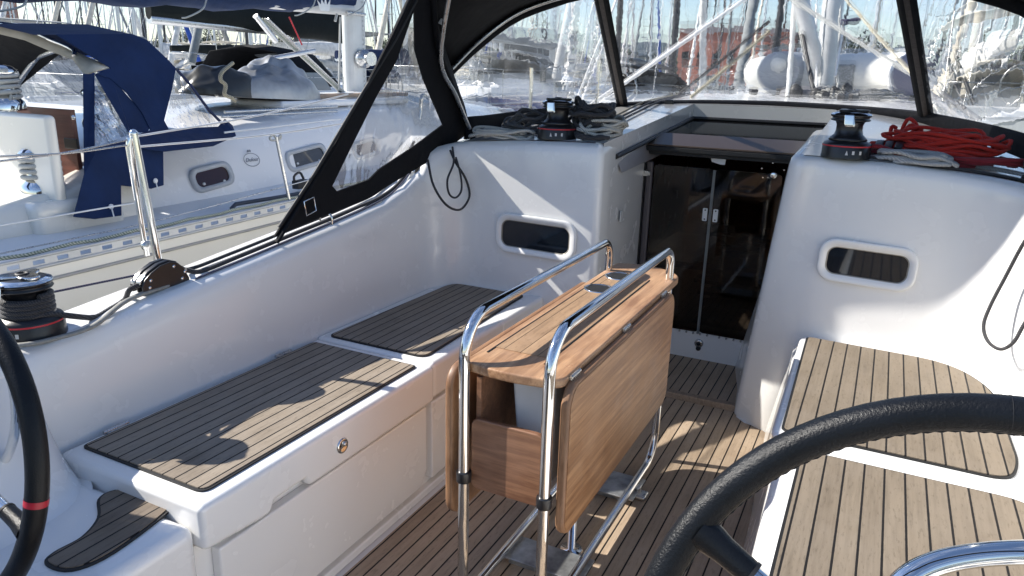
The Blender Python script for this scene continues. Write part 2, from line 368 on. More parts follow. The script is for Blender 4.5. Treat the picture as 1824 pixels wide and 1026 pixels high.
for zi,r in zip(zs,rowz): G_.append([Vector((x,y,min(z,T[i]-.05) if zi>.6 else z)) for i,(x,y,z) in enumerate(r)])
for dz,dn in ((-.04,0),(-.015,.006),(-.004,.02),(0,.045)):
    rr=[]
    for i,(x,y) in enumerate(ptop):
        a=Vector(ptop[max(i-1,0)]); b=Vector(ptop[min(i+1,len(ptop)-1)]); t=(b-a).normalized(); rr.append(Vector((x-t.y*dn,y+t.x*dn,T[i]+dz)))
    G_.append(rr)
MB().grid(G_).build('bulkhead',G,own,weld=True)
rows=[]
for y in np.linspace(-1.4,2.80,34):
    z=stop(.5,y); rows.append([Vector((.50,y,z)),Vector((.60,y,z+.004)),Vector((.68,y,z)),Vector((.70,y,z-.05)),Vector((.72,y,.60))])
MB().grid(rows).build('coaming_top',G,own)
# cabin top with the companionway opening
HX0,HX1,HY1=-.985,-.285,4.42
def ctgrid(x0,x1,y0,y1,nx,ny,xf=None):
    return [[Vector((lerp(x0,x1,i/nx) if xf is None else xf(i/nx,y),y,ct(lerp(x0,x1,i/nx) if xf is None else xf(i/nx,y),y))) for i in range(nx+1)] for y in np.linspace(y0,y1,ny)]
fl=lambda a,b: (lambda t,y: lerp(a(y),b(y),t))
xo=lambda y:-1.80+.05*(y-2.75) if y<5 else -1.69+.12*(y-5)**1.2
xs_=lambda y:-1.24-xo(y)
m=MB(); m.grid(ctgrid(0,0,YB+.042,HY1,10,10,fl(xo,lambda y:-1.03-.008*(y-2.75)))); m.grid(ctgrid(0,0,YB+.09,HY1,10,10,fl(lambda y:-.262,xs_)))
m.grid(ctgrid(0,0,HY1,8.4,22,24,fl(xo,xs_)))
m.build('cabin_top',G,own,weld=True)
m=MB()
for s in (0,1):
    rw=[]
    for y in np.linspace(YB-.05,8.4,30):
        x=(xo(y),xs_(y))[s]; d=-1 if s==0 else 1
        rw.append([Vector((x,y,ct(x,y))),Vector((x+d*.03,y,ct(x,y)-.03)),Vector((x+d*.09,y,.62))])
    m.grid(rw)
m.build('cabin_side',G,own)
# coachroof upstands round the hatch, recessed hatch well
m=MB()
q0,q1=Vector((-1.0,2.79,0)),Vector((-1.045,HY1,0))
def up(p,dz): return Vector((p.x,p.y,ct(p.x,p.y)+dz))
m.grid([[up(q0,.0),up(q1,.0)],[up(q0,-.075),up(q1,-.075)]],False)
m.grid([[up(q0+V(-.04,0,0),.001),up(q1+V(-.04,.04,0),.001)],[up(q0,.0),up(q1,.0)]],False)
a,b=Vector((-1.045,HY1,0)),Vector((-.255,HY1,0))
m.grid([[up(a,.0),up(b,.0)],[up(a,-.085),up(b,-.085)]],False)
c0,c1=Vector((-.272,2.84,0)),Vector((-.255,HY1,0))
m.grid([[up(c0,.0),up(c1,.0)],[up(c0,-.085),up(c1,-.085)]],False)
m.build('hatch_coaming',G,own)
m=MB(); # lower grey trough beneath, below black slide rail
m.grid([[V(-1.02,3.0,1.075),V(-1.06,HY1-.004,1.165)],[V(-.99,3.0,1.0),V(-1.03,HY1-.004,1.04)]],False)
m.grid([[V(-1.05,HY1-.002,1.165),V(-.25,HY1-.002,1.165)],[V(-1.05,HY1-.002,1.05),V(-.25,HY1-.002,1.05)]],False)
m.build('hatch_trough',plain('warm_grey_moulding',(.30,.27,.26),.4),own)
m=MB()
m.tube([V(-1.0,2.95,1.072),V(-1.037,HY1-.02,1.168)],.012,4); m.tube([V(-1.037,HY1-.02,1.168),V(-.26,HY1-.02,1.168)],.011,4)
m.build('slide_rail',RUB,own)
# hatch leading edge: bronze acrylic slab and black bar
HY=3.46
hp=[P(1140,258,y=HY),P(1402,282,y=HY)]
m=MB(); m.box(((hp[0].x+hp[1].x)/2,HY+.02,hp[0].z-.012),(hp[1].x-hp[0].x+.16,.05,.022)); m.box(((hp[0].x+hp[1].x)/2,HY+.035,hp[0].z-.032),(hp[1].x-hp[0].x+.16,.03,.018)); m.build('hatch_bar',RUB,own,bevel=.003)
HB,_n,_b=newmat('bronze_acrylic'); _b.inputs['Base Color'].default_value=(.085,.062,.05,1); _b.inputs['Roughness'].default_value=.3; _b.inputs['Specular IOR Level'].default_value=.25
zb=hp[0].z
m=MB(); m.prism([V(-1.02,HY,zb+.001),V(-.26,HY,zb+.001),V(-.26,HY+.16,zb+.045),V(-1.00,HY+.16,zb+.045)],V(0,0,.008)); m.build('hatch_lip',HB,own,bevel=.002)
m=MB(); m.prism([V(-1.0,HY+.165,zb+.03),V(-.26,HY+.165,zb+.03),V(-.26,HY1-.03,zb+.075),V(-1.02,HY1-.03,zb+.075)],V(0,0,.008)); m.build('sliding_hatch',tinted('hatch_tint',(.16,.13,.12),.2,.06,.05),own)
# companionway: sill, jambs, tinted doors
DY=3.54
m=MB(); m.box((-.72,DY+.06,.085),(.80,.12,.17)); m.build('companionway_sill',G,own,bevel=.012)
for xq in [-.80+.035*k for k in range(5)]+[-.60+.035*k for k in range(5)]: MB().lathe([(.006,0),(.006,.004),(.002,.006)],V(xq,DY-.004,.156),(0,-1,0),8).build('screw',STEEL,own)
r0=P(1245,611,y=DY)
m=MB(); m.lathe([(.022,0),(.022,.006),(.014,.009),(.0,.009)],r0,(0,-1,0),20,False); m.build('lock_ring',STEELD,own)
m=MB(); m.lathe([(.010,.009),(.010,.016),(.0,.017)],r0,(0,-1,0),16,False); m.lathe([(.012,0),(.012,.008),(0,.009)],r0+V(0,0,-.028),(0,-1,0),16,False); m.build('lock_barrel',RUB,own)
DT=tinted('door_tint',(.36,.29,.26),.1,.04,.33)
xj0=P(1150,420,y=DY).x; xm=P(1262,420,y=DY).x
for nm,(a,b) in (('left',(xj0+.02,xm-.003)),('right',(xm+.003,-.40))):
    d=MB(); ro=[V((a+b)/2+u,DY-.01,.575+v) for u,v in rrect(b-a,.82,.02)]; d.prism(ro,V(0,.010,0)); d_=d.build('door',DT,own)
    h=MB(); xx=(b-.022) if nm=='left' else (a+.022); zh=P(1262,382,y=DY).z
    h.prism([V(xx+u,DY-.016,zh+v) for u,v in rrect(.022,.062,.005)],V(0,.005,0)); h.build('handle_plate',WHITEP,d_)
    for dz in (.022,-.022): MB().lathe([(.004,0),(.003,.003)],V(xx,DY-.016,zh+dz),(0,-1,0),8).build('screw',RUB,d_)
m=MB(); m.box((xm,DY-.012,.57),(.012,.012,.82)); m.build('door_strip',plain('clear_edge',(.16,.17,.17),.3),own)
pz=P(1279,286,y=DY-.03); m=MB(); m.prism([pz+V(-.035,0,.012),pz+V(.035,0,.008),pz+V(.032,0,-.018),pz+V(.012,0,-.018),pz+V(-.03,0,-.008)],V(0,.012,0)); m.build('hasp',WHITEP,own,bevel=.003)
kp=P(1378,312,y=DY-.012); m=MB(); m.lathe([(.016,0),(.016,.006),(.010,.009),(.0,.009)],kp,(0,-1,0),20,False); m.build('door_lock',STEEL,own)
for q in ((1357,300),(1359,316),(1397,303),(1377,290)): MB().lathe([(.005,0),(.003,.004)],P(*q,y=DY-.012),(0,-1,0),8).build('screw',STEEL,own)
hq=P(1152,309,y=DY-.03); m=MB(); m.prism([hq+V(-.022,0,.014),hq+V(.006,0,.014),hq+V(.016,0,.006),hq+V(.016,0,-.006),hq+V(.006,0,-.014),hq+V(-.022,0,-.014)],V(0,.02,0)); m.build('door_hinge',STEELD,own,bevel=.002)
m=MB(); m.box((xj0-.005,DY+.0,.57),(.035,.03,.86)); m.build('door_jamb',plain('mauve_trim',(.10,.085,.09),.45),own,bevel=.01)
m=MB(); m.box((xj0-.03,DY-.012,.57),(.016,.02,.84)); m.build('door_seal',RUB,own)
m=MB(); cp=P(1106,385,x=-1.0); m.box(cp+V(.002,0,0),(.006,.03,.05)); m.build('cover_plate',plain('plate_grey',(.55,.55,.54),.35),own,bevel=.003)
# dim interior behind the doors
m=MB(); m.box((-.7,5.5,.05),(1.6,3.4,.04)); m.build('cabin_floor',MAHOG,own)
m=MB(); m.box((-1.35,5.3,.6),(.05,3.6,1.1)); m.box((-.05,5.3,.6),(.05,3.6,1.1)); m.box((-.7,7.1,.6),(1.6,.05,1.1)); m.build('cabin_lining',MAHOG,own)
m=MB(); m.box((-.95,4.1,.28),(.25,.6,.42)); m.box((-.3,4.7,.3),(.3,.8,.45)); m.build('cabin_furniture',INTER,own,bevel=.02)
m=MB()
for k in range(4): m.box((-.70,3.8+.12*k,.14-.1*k+.3),(.42,.10,.02))
m.build('companion_step',MAHOG,own)
# floor
TKF=teak('floor_teak',.0432,-.03,0,seam=.115,c1=(.39,.30,.215),c2=(.27,.20,.14)); TKS=teak('seat_teak',.0392,-1.66,0,seam=.105,c1=(.29,.24,.185),c2=(.175,.142,.108)); TKS2=teak('seat_teak_wide',.0446,-.166+.0446*.35,0,seam=.105,c1=(.215,.175,.130),c2=(.145,.115,.083))
m=MB(); m.box((-.65,1.0,-.03),(1.22,4.9,.05)); m.build('cockpit_floor',G,own)
m=MB(); fo=[V(-1.205,-.9,0),V(-.10,-.9,0),V(-.20,2.2,0),V(-.262,2.91,0),V(-.30,2.945,0),V(-.36,2.96,0),V(-.40,3.0,0),V(-.41,3.045,0),V(-1.03,3.045,0),V(-1.03,2.72,0),V(-1.205,2.72,0)]
m.prism([p+V(0,0,-.003) for p in fo],V(0,0,.004)); m.build('floor_teak',TKF,own)
m=MB(); m.prism([V(-1.03,3.09,-.004),V(-.41,3.09,-.004),V(-.45,3.56,-.004),V(-1.06,3.56,-.004)],V(0,0,.024)); m.build('floor_teak',TKF,own)
m=MB(); m.box((-.70,3.067,.012),(.60,.036,.032)); m.build('floor_threshold',teak('threshold_teak',.5,0.13,0,seam=.001),own,bevel=.004)
m=MB(); m.box((-1.25,1.0,.012),(.05,3.5,.03)); m.build('floor_margin',G,own,bevel=.006)
# port lockers and seats
m=MB(); m.box((-1.475,1.845,.17),(.45,1.83,.38)); m.build('locker_body',G,own)
m=MB(); pl=[V(0,y,z) for y,z in ((.935,.362),(1.10,.347),(1.135,.347),(1.15,.375),(1.255,.375),(1.272,.347),(1.868,.347),(1.868,.475),(.935,.475))]
m.prism([p+V(-1.70,0,0) for p in pl],V(.495,0,0)); lid=m.build('seat_lid',G,own,bevel=.02,seg=4)
m=MB(); m.box((-1.468,2.32,.41),(.50,.88,.13)); fwd=m.build('forward_seat',G,own,bevel=.018,seg=4)
m=MB(); m.prism([V(-1.252,y,z) for y,z in ((.985,.05),(1.80,.05),(1.845,.10),(1.845,.335),(.985,.335))],V(.030,0,0)); m.build('locker_panel',G,own,bevel=.006)
m=MB(); m.prism([V(-1.252,y,z) for y,z in ((1.875,.05),(2.68,.05),(2.70,.07),(2.70,.335),(1.875,.335))],V(.030,0,0)); m.build('locker_panel',G,own,bevel=.006)
m=MB(); m.box((-1.48,.17,.21),(.515,1.53,.44)); m.build('helm_seat',G,own,bevel=.03,seg=5)
BLK=plain('caulking_edge',(.010,.010,.010),.6,0,.1)
def pad(name,outline,z,mat,parent=None,border=.007,th=.006,tree=None):
    tr=thing(name,None,None) if False else None
    b_=MB(); b_.prism([p+V(0,0,z-.001) for p in offset2(outline,border)],V(0,0,th-.0005)); 
    t_=MB(); t_.prism([p+V(0,0,z) for p in outline],V(0,0,th+.001))
    o=t_.build('teak_pad',mat,parent); e=b_.build('pad_edge',BLK,parent); return o
r_=lambda pts,r:roundpoly([V(*p,0) for p in pts],r)
pad('a',r_([(-1.668,.984),(-1.254,.984),(-1.254,1.822),(-1.672,1.822)],[.012,.02,.01,.01]),.475,TKS,own)
pad('b',r_([(-1.672,1.908),(-1.272,1.908),(-1.30,2.712),(-1.648,2.712)],[.022,.035,.02,.06]),.475,TKS,own)
kd=[P(*q,z=.43) for q in ((88,1005),(130,1015),(200,985),(297,912),(290,900),(235,880),(205,878),(180,892),(179,925),(150,960),(100,988))]
for q in kd: q.z=0
kd=smooth(kd,5,True)
m=MB(); pad('c',kd,.43,teak('helm_teak',.040,-1.66,0,seam=.10,c1=(.20,.16,.12),c2=(.13,.10,.075)),own)
# helm pod bulging from the coaming beside the port wheel
bot=[(-1.76,.962),(-1.62,.93),(-1.53,.865),(-1.50,.76),(-1.485,.5),(-1.47,0),(-1.46,-.6)]; top=[(-1.76,.93),(-1.735,.90),(-1.715,.84),(-1.70,.72),(-1.69,.5),(-1.68,0),(-1.67,-.6)]
m=MB(); rw=[]
for k in range(9):
    t=k/8; s=t**.75; z=lerp(.425,.70,t); rw.append([V(lerp(b[0]+(.06 if k==0 else 0)*0,tp[0],s),lerp(b[1],tp[1],s),z) for b,tp in zip(smooth([Vector((*p,0)) for p in bot],3),smooth([Vector((*p,0)) for p in top],3))])
rw.insert(0,[V(p.x+.022,p.y+.012,.4295) for p in rw[0]]); m.grid(rw); m.build('helm_pod',G,own)
# hinges of the lid
for q in ((202,762),(494,629)):
    c=P(*q,z=.475); m=MB(); m.tube([V(-1.690,c.y-.035,.479),V(-1.690,c.y+.035,.479)],.0055,8); m.box((-1.680,c.y,.477),(.018,.06,.004)); m.build('lid_hinge',STEELD,own)
c=P(610,794,x=-1.203); m=MB(); m.lathe([(.022,-.004),(.022,.002),(.018,.005),(.014,.001),(.0,.001)],c,(1,0,0),24,False); m.build('locker_latch',STEEL,own)
m=MB(); m.ball(c+V(.004,.003,.006),.008,10); m.build('latch_knob',STEELD,own)
# starboard locker, seats
m=MB(); rw=[]
for y in np.linspace(-.9,2.86,20):
    b=interp(y,[-.9,2.2,2.91],[-.10,-.212,-.268])
    rw.append([V(b,y,-.01),V(b+.004,y,.05),V(b+.055,y,.36),V(b+.06,y,.42),V(lerp(b+.07,-.13,.3),y,.455),V(b+.095,y,.470),V(b+.12,y,.4745),V(.51,y,.4745)])
m.grid(rw[::-1]) ; loc=m.build('locker_body',G,own)
m=MB(); m.box((.17,.42,.4755),(.52,2.94,.0)) if False else None
so=r_([(-.132,1.925),(.385,1.925),(.415,2.04),(.40,2.62),(.30,2.735),(-.148,2.755)],[.02,.05,.1,.12,.1,.02])
so=offset2(so,.030); mm=MB(); mm.prism([p+V(.0,0,.462) for p in so],V(0,0,.026)); mm.build('forward_seat',G,own,bevel=.012)
pad('d',r_([(-.132,1.935),(.385,1.935),(.412,2.04),(.405,2.55),(.30,2.73),(-.150,2.755)],[.02,.05,.1,.12,.1,.02]),.488,TKS2,own)
pad('e',r_([(-.063,-.6),(.43,-.6),(.43,1.86),(-.072,1.86)],[.02,.02,.07,.02]),.4755,TKS2,own)
# portlights
def portlight(pc,w_,h_,r,nrm,glassmat,tilt=0,deep=.012,fr=.022):
    pc=Vector(pc); nn=Vector(nrm).normalized(); u=nn.cross(V(0,0,1)).normalized()*-1; v=nn.cross(u)*1
    if v.z<0: v=-v
    rot=lambda a,b:(u*(a*math.cos(tilt)-b*math.sin(tilt))+v*(a*math.sin(tilt)+b*math.cos(tilt)))
    o1=[rot(*q) for q in rrect(w_+fr*2.6,h_+fr*2.6,r+fr*1.1,8)]; o2=[rot(*q) for q in rrect(w_+fr*1.9,h_+fr*1.9,r+fr*.9,8)]; o3=[rot(*q) for q in rrect(w_,h_,r,8)]
    rows=[[pc+p-nn*.002 for p in o1],[pc+p+nn*deep*.7 for p in o1],[pc+p*.985+nn*deep for p in o1],[pc+p+nn*deep*.95 for p in o2],[pc+p*1.015+nn*deep*.9 for p in o3],[pc+p-nn*.004 for p in o3]]
    f=MB().grid(rows,True,True).build('portlight_frame',G,own)
    g=MB(); g.prism([pc+p*1.02-nn*.006 for p in o3],nn*.010); g.build('pane',glassmat,f)
    MB().tube([pc+p+nn*.006 for p in o3],.0032,6,closed=True).build('gasket',plain('gasket_beige',(.30,.28,.24),.4,.3),f)
    return f
pc=(P(903,378,y=YB)+P(1003,428,y=YB))/2
portlight((-1.265,YB-.004,.735),.315,.115,.035,(0,-1,0),DARKG,R_(-1.0))
portlight(((P(1472,440,y=YB+.05)+P(1617,503,y=YB+.05))/2),.262,.10,.032,(0,-1,0),DARKG,R_(-1.5))
print('cockpit ok')
# ================================================================= COCKPIT TABLE
TX0,TX1=-.825,-.602  # most table coordinates below: earlier table scaled about the camera, bringing it nearer
tab=thing('cockpit_table','folded teak cockpit table in a chromed tube frame','table',(-.79,2.2,0))
def loop_yz(x,y0,y1,z0,z1,r,n=7):
    pts=[]
    for (cy,cz,a0) in ((y1-r[0],z1-r[0],0),(y0+r[1],z1-r[1],90),(y0+r[2],z0+r[2],180),(y1-r[3],z0+r[3],270)):
        rr=(z1-cz)
        rad=r[(0,1,2,3)[{0:0,90:1,180:2,270:3}[a0]]]
        for k in range(n+1):
            a=R_(a0+90*k/n); pts.append(V(x,cy+rad*math.cos(a),cz+rad*math.sin(a)))
    return pts
for x,yo in ((TX0,0.0),(TX1,0.0)):
    MB().tube(loop_yz(x,1.41,2.425,.045,.836,(.06,.10,.09,.10)),.0142,14,closed=True).build('tube_frame',STEEL,tab)
TOPT=varnish('oiled_teak_top',(50,3.2,50),(.46,.27,.145),(.27,.14,.07)); LEAFT=varnish('oiled_teak_leaf',(60,2.6,75),(.40,.215,.100),(.24,.115,.05),.42); LEAFE=varnish('oiled_teak_edge',(60,5,5),(.30,.16,.08),(.17,.085,.042),.5)
PANT=varnish('red_teak_panel',(3.2,60,55),(.27,.135,.072),(.15,.068,.036),.42)
MIDT=teak('table_centre_teak',.047,-.833,0,seam=.035,c1=(.36,.235,.14),c2=(.17,.105,.065))
m=MB(); tl=roundpoly([V(-.837,1.425,0),V(-.724,1.407,0),V(-.611,1.425,0),V(-.579,1.448,0),V(-.579,2.48,0),V(-.624,2.543,0),V(-.724,2.579,0),V(-.837,2.552,0)],[.03,.2,.02,.02,.03,.05,.1,.03])
m.prism([p+V(0,0,.700) for p in tl],V(0,0,.026)); top=m.build('tabletop',TOPT,tab,bevel=.006)
def sheet(name,pts,z,mat,par,th=.0022): return MB().prism([V(p[0],p[1],z) for p in pts],V(0,0,th)).build(name,mat,par)
sheet('centre_plank',[(-.81,1.54),(-.656,1.54),(-.656,2.35),(-.81,2.35)],.7252,MIDT,tab)
for x in (-.812,-.655): sheet('seam_strip',[(x-.002,1.50),(x+.002,1.50),(x+.002,2.37),(x-.002,2.37)],.7255,BLK,tab,.0025)
for q in ((1068,515),(1104,493)):
    c=P(*q,z=.726)
    m=MB(); m.lathe([(.052,.0005),(.052,.0035),(.048,.0045),(.045,.003),(.0435,-.0)],c,n=30,cap=False); cu=m.build('cup_holder',STEEL,tab)
    MB().lathe([(.0448,.0015),(.0,.0016)],c+V(0,0,.0005),n=24,cap=False).build('cup_well',RUB,cu)
def leaf(x,y0,y1,z0,z1,s):
    o=[V(x,y,z) for y,z in [( (y0+y1)/2+u,(z0+z1)/2+v) for u,v in rrect(y1-y0,z1-z0,.055,7)]]
    e=MB().prism(o,V(.0235*s,0,0)).build('table_leaf',LEAFE,tab,bevel=.008,seg=3)
    i=[V(x+.0237*s,(y0+y1)/2+u,(z0+z1)/2+v) for u,v in rrect(y1-y0-.018,z1-z0-.018,.048,7)]
    MB().prism(i,V(.0012*s,0,0)).build('leaf_face',LEAFT,e)
    return e
leaf(-.581,1.428,2.353,.305,.712,1); leaf(-.860,1.412,2.353,.278,.703,-1)
# aft bottle-bin panel, white liner, inner bulkheads
m=MB(); m.prism([V(x,1.423,z) for x,z in [(-.7145+u,.482+v) for u,v in rrect(.198,.195,.022,5)]],V(0,.016,0)); m.build('bin_panel',PANT,tab,bevel=.004)
m=MB(); m.box((-.801,1.72,.549),(.013,.56,.27)); m.build('side_board',PANT,tab)
m=MB(); m.prism([V(-.744,1.50,.700),V(-.624,1.50,.700),V(-.624,1.50,.405),V(-.715,1.50,.405)],V(0,.56,0)); m.build('bottle_liner',plain('liner_plastic',(.55,.56,.57),.45),tab,bevel=.01)
m=MB(); m.box((-.715,2.17,.558),(.18,.015,.27)); m.build('side_board',PANT,tab)
for x in (TX0,TX1): MB().lathe([(.0188,-.014),(.0197,-.011),(.0197,.011),(.0188,.014)],(x,1.411,.415 if x>-.7 else .42),n=18).build('tube_clamp',PLAST,tab); 
for y in (1.50,1.88,2.26):
    m=MB(); m.tube([V(-.574,y-.028,.7195),V(-.574,y+.028,.7195)],.005,8); m.box((-.574,y,.711),(.006,.05,.022)); m.build('leaf_hinge',STEELD,tab)
for y,dy in ((1.70,.10),(2.19,.13)):
    m=MB(); m.box((-.715,y,.0285),(.27,dy*1.15,.006)); m.box((-.715,y,.012),(.20,dy*.8,.024)); m.build('deck_plate',GALV,tab,bevel=.002)
c=P(1012,985,z=.0); c=V(-.672,1.80,.003); MB().lathe([(.036,0),(.036,.006),(.032,.010),(.012,.011),(.0115,.55)],c,n=28).build('support_post',STEEL,tab)
m=MB(); m.box((-.575,2.19,.012),(.045,.05,.016)); m.box((-.583,2.19,.030),(.016,.03,.03)); m.build('tube_bracket',STEELD,tab,bevel=.006)
m=MB(); m.box((-.852,2.19,.012),(.045,.05,.016)); m.box((-.844,2.19,.030),(.016,.03,.03)); m.build('tube_bracket',STEELD,tab,bevel=.006)
# ================================================================= WHEELS
def wheel(name,label,cx,y0,v0,r,tilt,tr,sp0,nsp=5,band=None,yaw=0,hub=True,inner=None,spr=.011):
    t=thing(name,label,'steering wheel',(cx,y0+math.tan(tilt)*v0*math.cos(tilt),.9+v0*math.cos(tilt)))
    O=Vector(t.location); U=V(1,0,0); W=V(0,math.sin(tilt),math.cos(tilt)); Nn=U.cross(W)
    pt=lambda a,rr:O+U*math.cos(a)*rr+W*math.sin(a)*rr
    n=96; m=MB(); m.tube([pt(2*math.pi*k/n,r) for k in range(n)],tr,20,closed=True); rim=m.build('leather_rim',LEATHER,t)
    # stitching on the inner face
    n2=340; m=MB(); m.tube([O+(U*math.cos(2*math.pi*k/n2)+W*math.sin(2*math.pi*k/n2))*(r-tr*1.00+(.0005 if k%2 else -.0004))-Nn*(.003 if k%2 else .0005) for k in range(n2)],.0013,5,closed=True); m.build('stitching',RUB,rim)
    for k in range(nsp):
        a=sp0+2*math.pi*k/nsp
        s=MB(); s.tube([pt(a,.03),pt(a,r-tr)],spr,12); sp_=s.build('spoke',STEEL,t)
        q=MB(); q.tube([pt(a,r-tr-.055),pt(a,r-tr-.05),pt(a,r-tr-.02),pt(a,r-tr*.4)],[spr+.0025,spr+.003,spr+.004,spr+.009],14); q.build('leather_sleeve',LEATHER,sp_)
        q=MB(); q.tube([pt(a,r-tr-.056)+Nn*0,pt(a,r-tr-.052)],spr+.0036,14); q.build('stitched_cuff',RUB,sp_)
    if inner:
        MB().tube([pt(2*math.pi*k/72,inner) for k in range(72)],.0125,14,closed=True).build('inner_ring',STEEL,t)
    h=MB(); h.lathe([(.045,-.03),(.05,-.02),(.05,.02),(.03,.035),(.0,.037)],O,Nn*-1,28); h.build('wheel_hub',STEELD,t)
    for bb in (band or []):
        a,col,wd=bb
        b=MB(); b.tube([pt(a-wd,r),pt(a,r),pt(a+wd,r)],tr*1.03,20,cap=False); b.build('rim_band',col,rim)
    return t,pt
swl,ptS=wheel('steering_wheel','large leather rimmed steering wheel over the sunlit starboard seat',.173,.68,-.105,.330,.35,.0178,R_(153),3,band=[(R_(96),RUB,.0012)],inner=None)
wheel('steering_wheel','leather rimmed steering wheel with a red band beside the port winch',-1.48,.65,-.20,.292,.20,.0185,R_(200),5,band=[(R_(-4),plain('red_tape',(.42,.012,.03),.4),.02)])
# binnacle guard rails (chromed) near the wheels
t=thing('guard_rail','curved chromed guard rail beneath the starboard wheel','guard rail',(.15,.95,.45))
gp=[P(*q,y=yy) for q,yy in (((1560,1100),.80),((1605,1040),.82),((1650,1010),.84),((1720,992),.86),((1824,984),.88),((1930,990),.90),((2000,1040),.9),((2040,1120),.88))]
MB().tube(gp,.0135,14,sub=6).build('rail_tube',STEEL,t)
t=thing('guard_rail','slim bright steel guard hoop behind the port wheel','guard rail',(-1.6,.75,.45))
gp=[P(*q,y=.78) for q in ((-60,560),(-20,580),(8,640),(26,700),(28,760),(14,810),(-10,838),(-60,860))]
MB().tube(gp,.010,12,sub=6).build('rail_tube',STEEL,t)
# ================================================================= WINCHES
def winch(name,label,loc,s=1.,rot=0,turns=None,group=None,chrome=False,rh=0.):
    t=thing(name,label,'winch',loc,rot,group); LOCAL.add(t.name)
    T_=lambda prof:[(r*s,h*s) for r,h in prof]
    MB().lathe(T_([(.082,0),(.082,.006),(.080,.012),(.080,.046),(.076,.052),(.06,.060)]),(0,0,0),n=40).build('winch_base',PLAST,t)
    MB().lathe(T_([(.0806,.040),(.0812,.041),(.0812,.0435),(.0806,.0445)]),(0,0,0),n=40,cap=False).build('red_ring',REDP,t)
    MB().lathe(T_([(.06,.058),(.064,.062),(.058,.070),(.047,.080),(.043,.095),(.043,.112),(.047,.122),(.05,.124)]),(0,0,0),n=40).build('drum',PLAST if not chrome else STEEL,t)
    MB().lathe(T_([(.05,.124),(.063,.127),(.066,.131),(.060,.134),(.060,.139),(.066,.142),(.067,.147),(.060,.152),(.045,.157),(.03,.159)]),(0,0,0),n=40).build('self_tailer',PLAST,t)
    m=MB(); m.lathe(T_([(.067,.1475),(.064,.152),(.052,.156)]),(0,0,0),n=40,cap=False); m.build('chrome_trim',STEEL,t)
    m=MB(); pr=[V(math.cos(a)*(.044+.014*math.cos(3*a))*s,math.sin(a)*(.044+.014*math.cos(3*a))*s,.157*s) for a in np.linspace(0,2*math.pi,42)[:-1]]
    m.prism(pr,V(0,0,.008*s)); m.build('cap',STEEL if chrome else PLAST,t,bevel=.003*s)
    m=MB(); m.lathe(T_([(.017,.166),(.015,.168),(.011,.168),(.010,.160)]),(0,0,0),n=8,cap=False); m.build('handle_socket',RUB,t)
    # feeder arm, facing local -y
    m=MB(); m.prism([V(-.019*s,-.058*s,.150*s),V(-.019*s,-.076*s,.150*s),V(-.017*s,-.080*s,.118*s),V(-.012*s,-.079*s,.108*s),V(-.010*s,-.070*s,.112*s)],V(.032*s,0,0)); m.build('feeder_arm',STEEL,t,bevel=.004*s)
    # little warning marks
    q=MB(); 
    for k,dx in enumerate((-.02,-.008,.006)):
        a=-1.05+dx*22; 
        R=.0808*s; c=lambda aa,z:V(R*math.cos(aa),R*math.sin(aa),z*s)
        if k==0: q.add([c(a-.06,.014),c(a+.06,.014),c(a,.030)],[(0,1,2)])
        else: q.add([c(a-.05,.016),c(a+.05,.016),c(a+.05,.028),c(a-.05,.028)],[(0,1,2,3)])
    q.build('warning_mark',plain('mark_grey',(.5,.5,.5),.5),t)
    return t
zc=ct(-1.22,2.87)
w1=winch('winch','black self tailing winch with black line, by the port portlight',(-1.235,2.86,ct(-1.235,2.86)-.002))
w2=winch('winch','black self tailing winch beside the red rope heap',(-.125,2.87,ct(-.125,2.87)-.002))
wl=P(62,598,z=.757); wl=V(-1.815,wl.y*1.02+.02,.757)
wl=P(58,598,x=-1.85)
w3=winch('winch','chrome topped winch wound with black sheet on the port coaming',(-1.85,wl.y,zt(wl.y)+.003),.96,0,chrome=True)
for o in w3.children:
    if o.name.startswith('drum'): o.data.materials[0]=PLAST
# ropes wound on the aft winch, tails
BROPE=rope('black_line',(.014,.014,.017),(.035,.035,.04)); GROPE=rope('grey_white_line',(.50,.50,.47),(.30,.31,.30),230,.55); WROPE=rope('white_fleck_line',(.58,.57,.52),(.16,.16,.16),200,.66)
RROPE=rope('red_line',(.80,.035,.015),(.38,.015,.012),420,.55); RROPE2=rope('dark_red_line',(.30,.012,.02),(.17,.008,.014),300,.5); BLROPE=rope('navy_line',(.015,.018,.06),(.05,.05,.09)); TROPE=rope('tan_fleck_line',(.50,.44,.30),(.09,.09,.08),150,.55); NROPE=rope('green_fleck_line',(.45,.46,.38),(.12,.16,.12),150,.5)
def line(name,label,pts,r,mat,cat='rope',group=None,sub=6,n=8,parent=None,flat=None):
    o=MB().tube([Vector(p) for p in pts],r,n,sub=sub,flat=flat).build(name,mat,parent)
    if parent is None: tag(o,label,cat,group)
    return o
WL=Vector(w3.location)
def spiral(c,r,z0,z1,turns,a0,n=18):
    return [c+V(r*math.cos(a0+2*math.pi*k/n),r*math.sin(a0+2*math.pi*k/n),lerp(z0,z1,k/(turns*n))) for k in range(int(turns*n)+1)]
clu=V(-1.835,1.372,zt(1.37)+.004)
sheet_pts=spiral(WL,.054,.106,.060,4,0)+[WL+V(.060,.03,.055),WL+V(.060,.08,.035),WL+V(.042,.14,.012),WL+V(.02,.20,.014),WL+V(.0,.26,.022),V(-1.828,1.27,clu.z+.02),V(-1.828,1.33,clu.z+.026)]
line('rope','thick black sheet turned round the aft port winch and led to the clutch',sheet_pts,.0075,BROPE,n=10,sub=3)
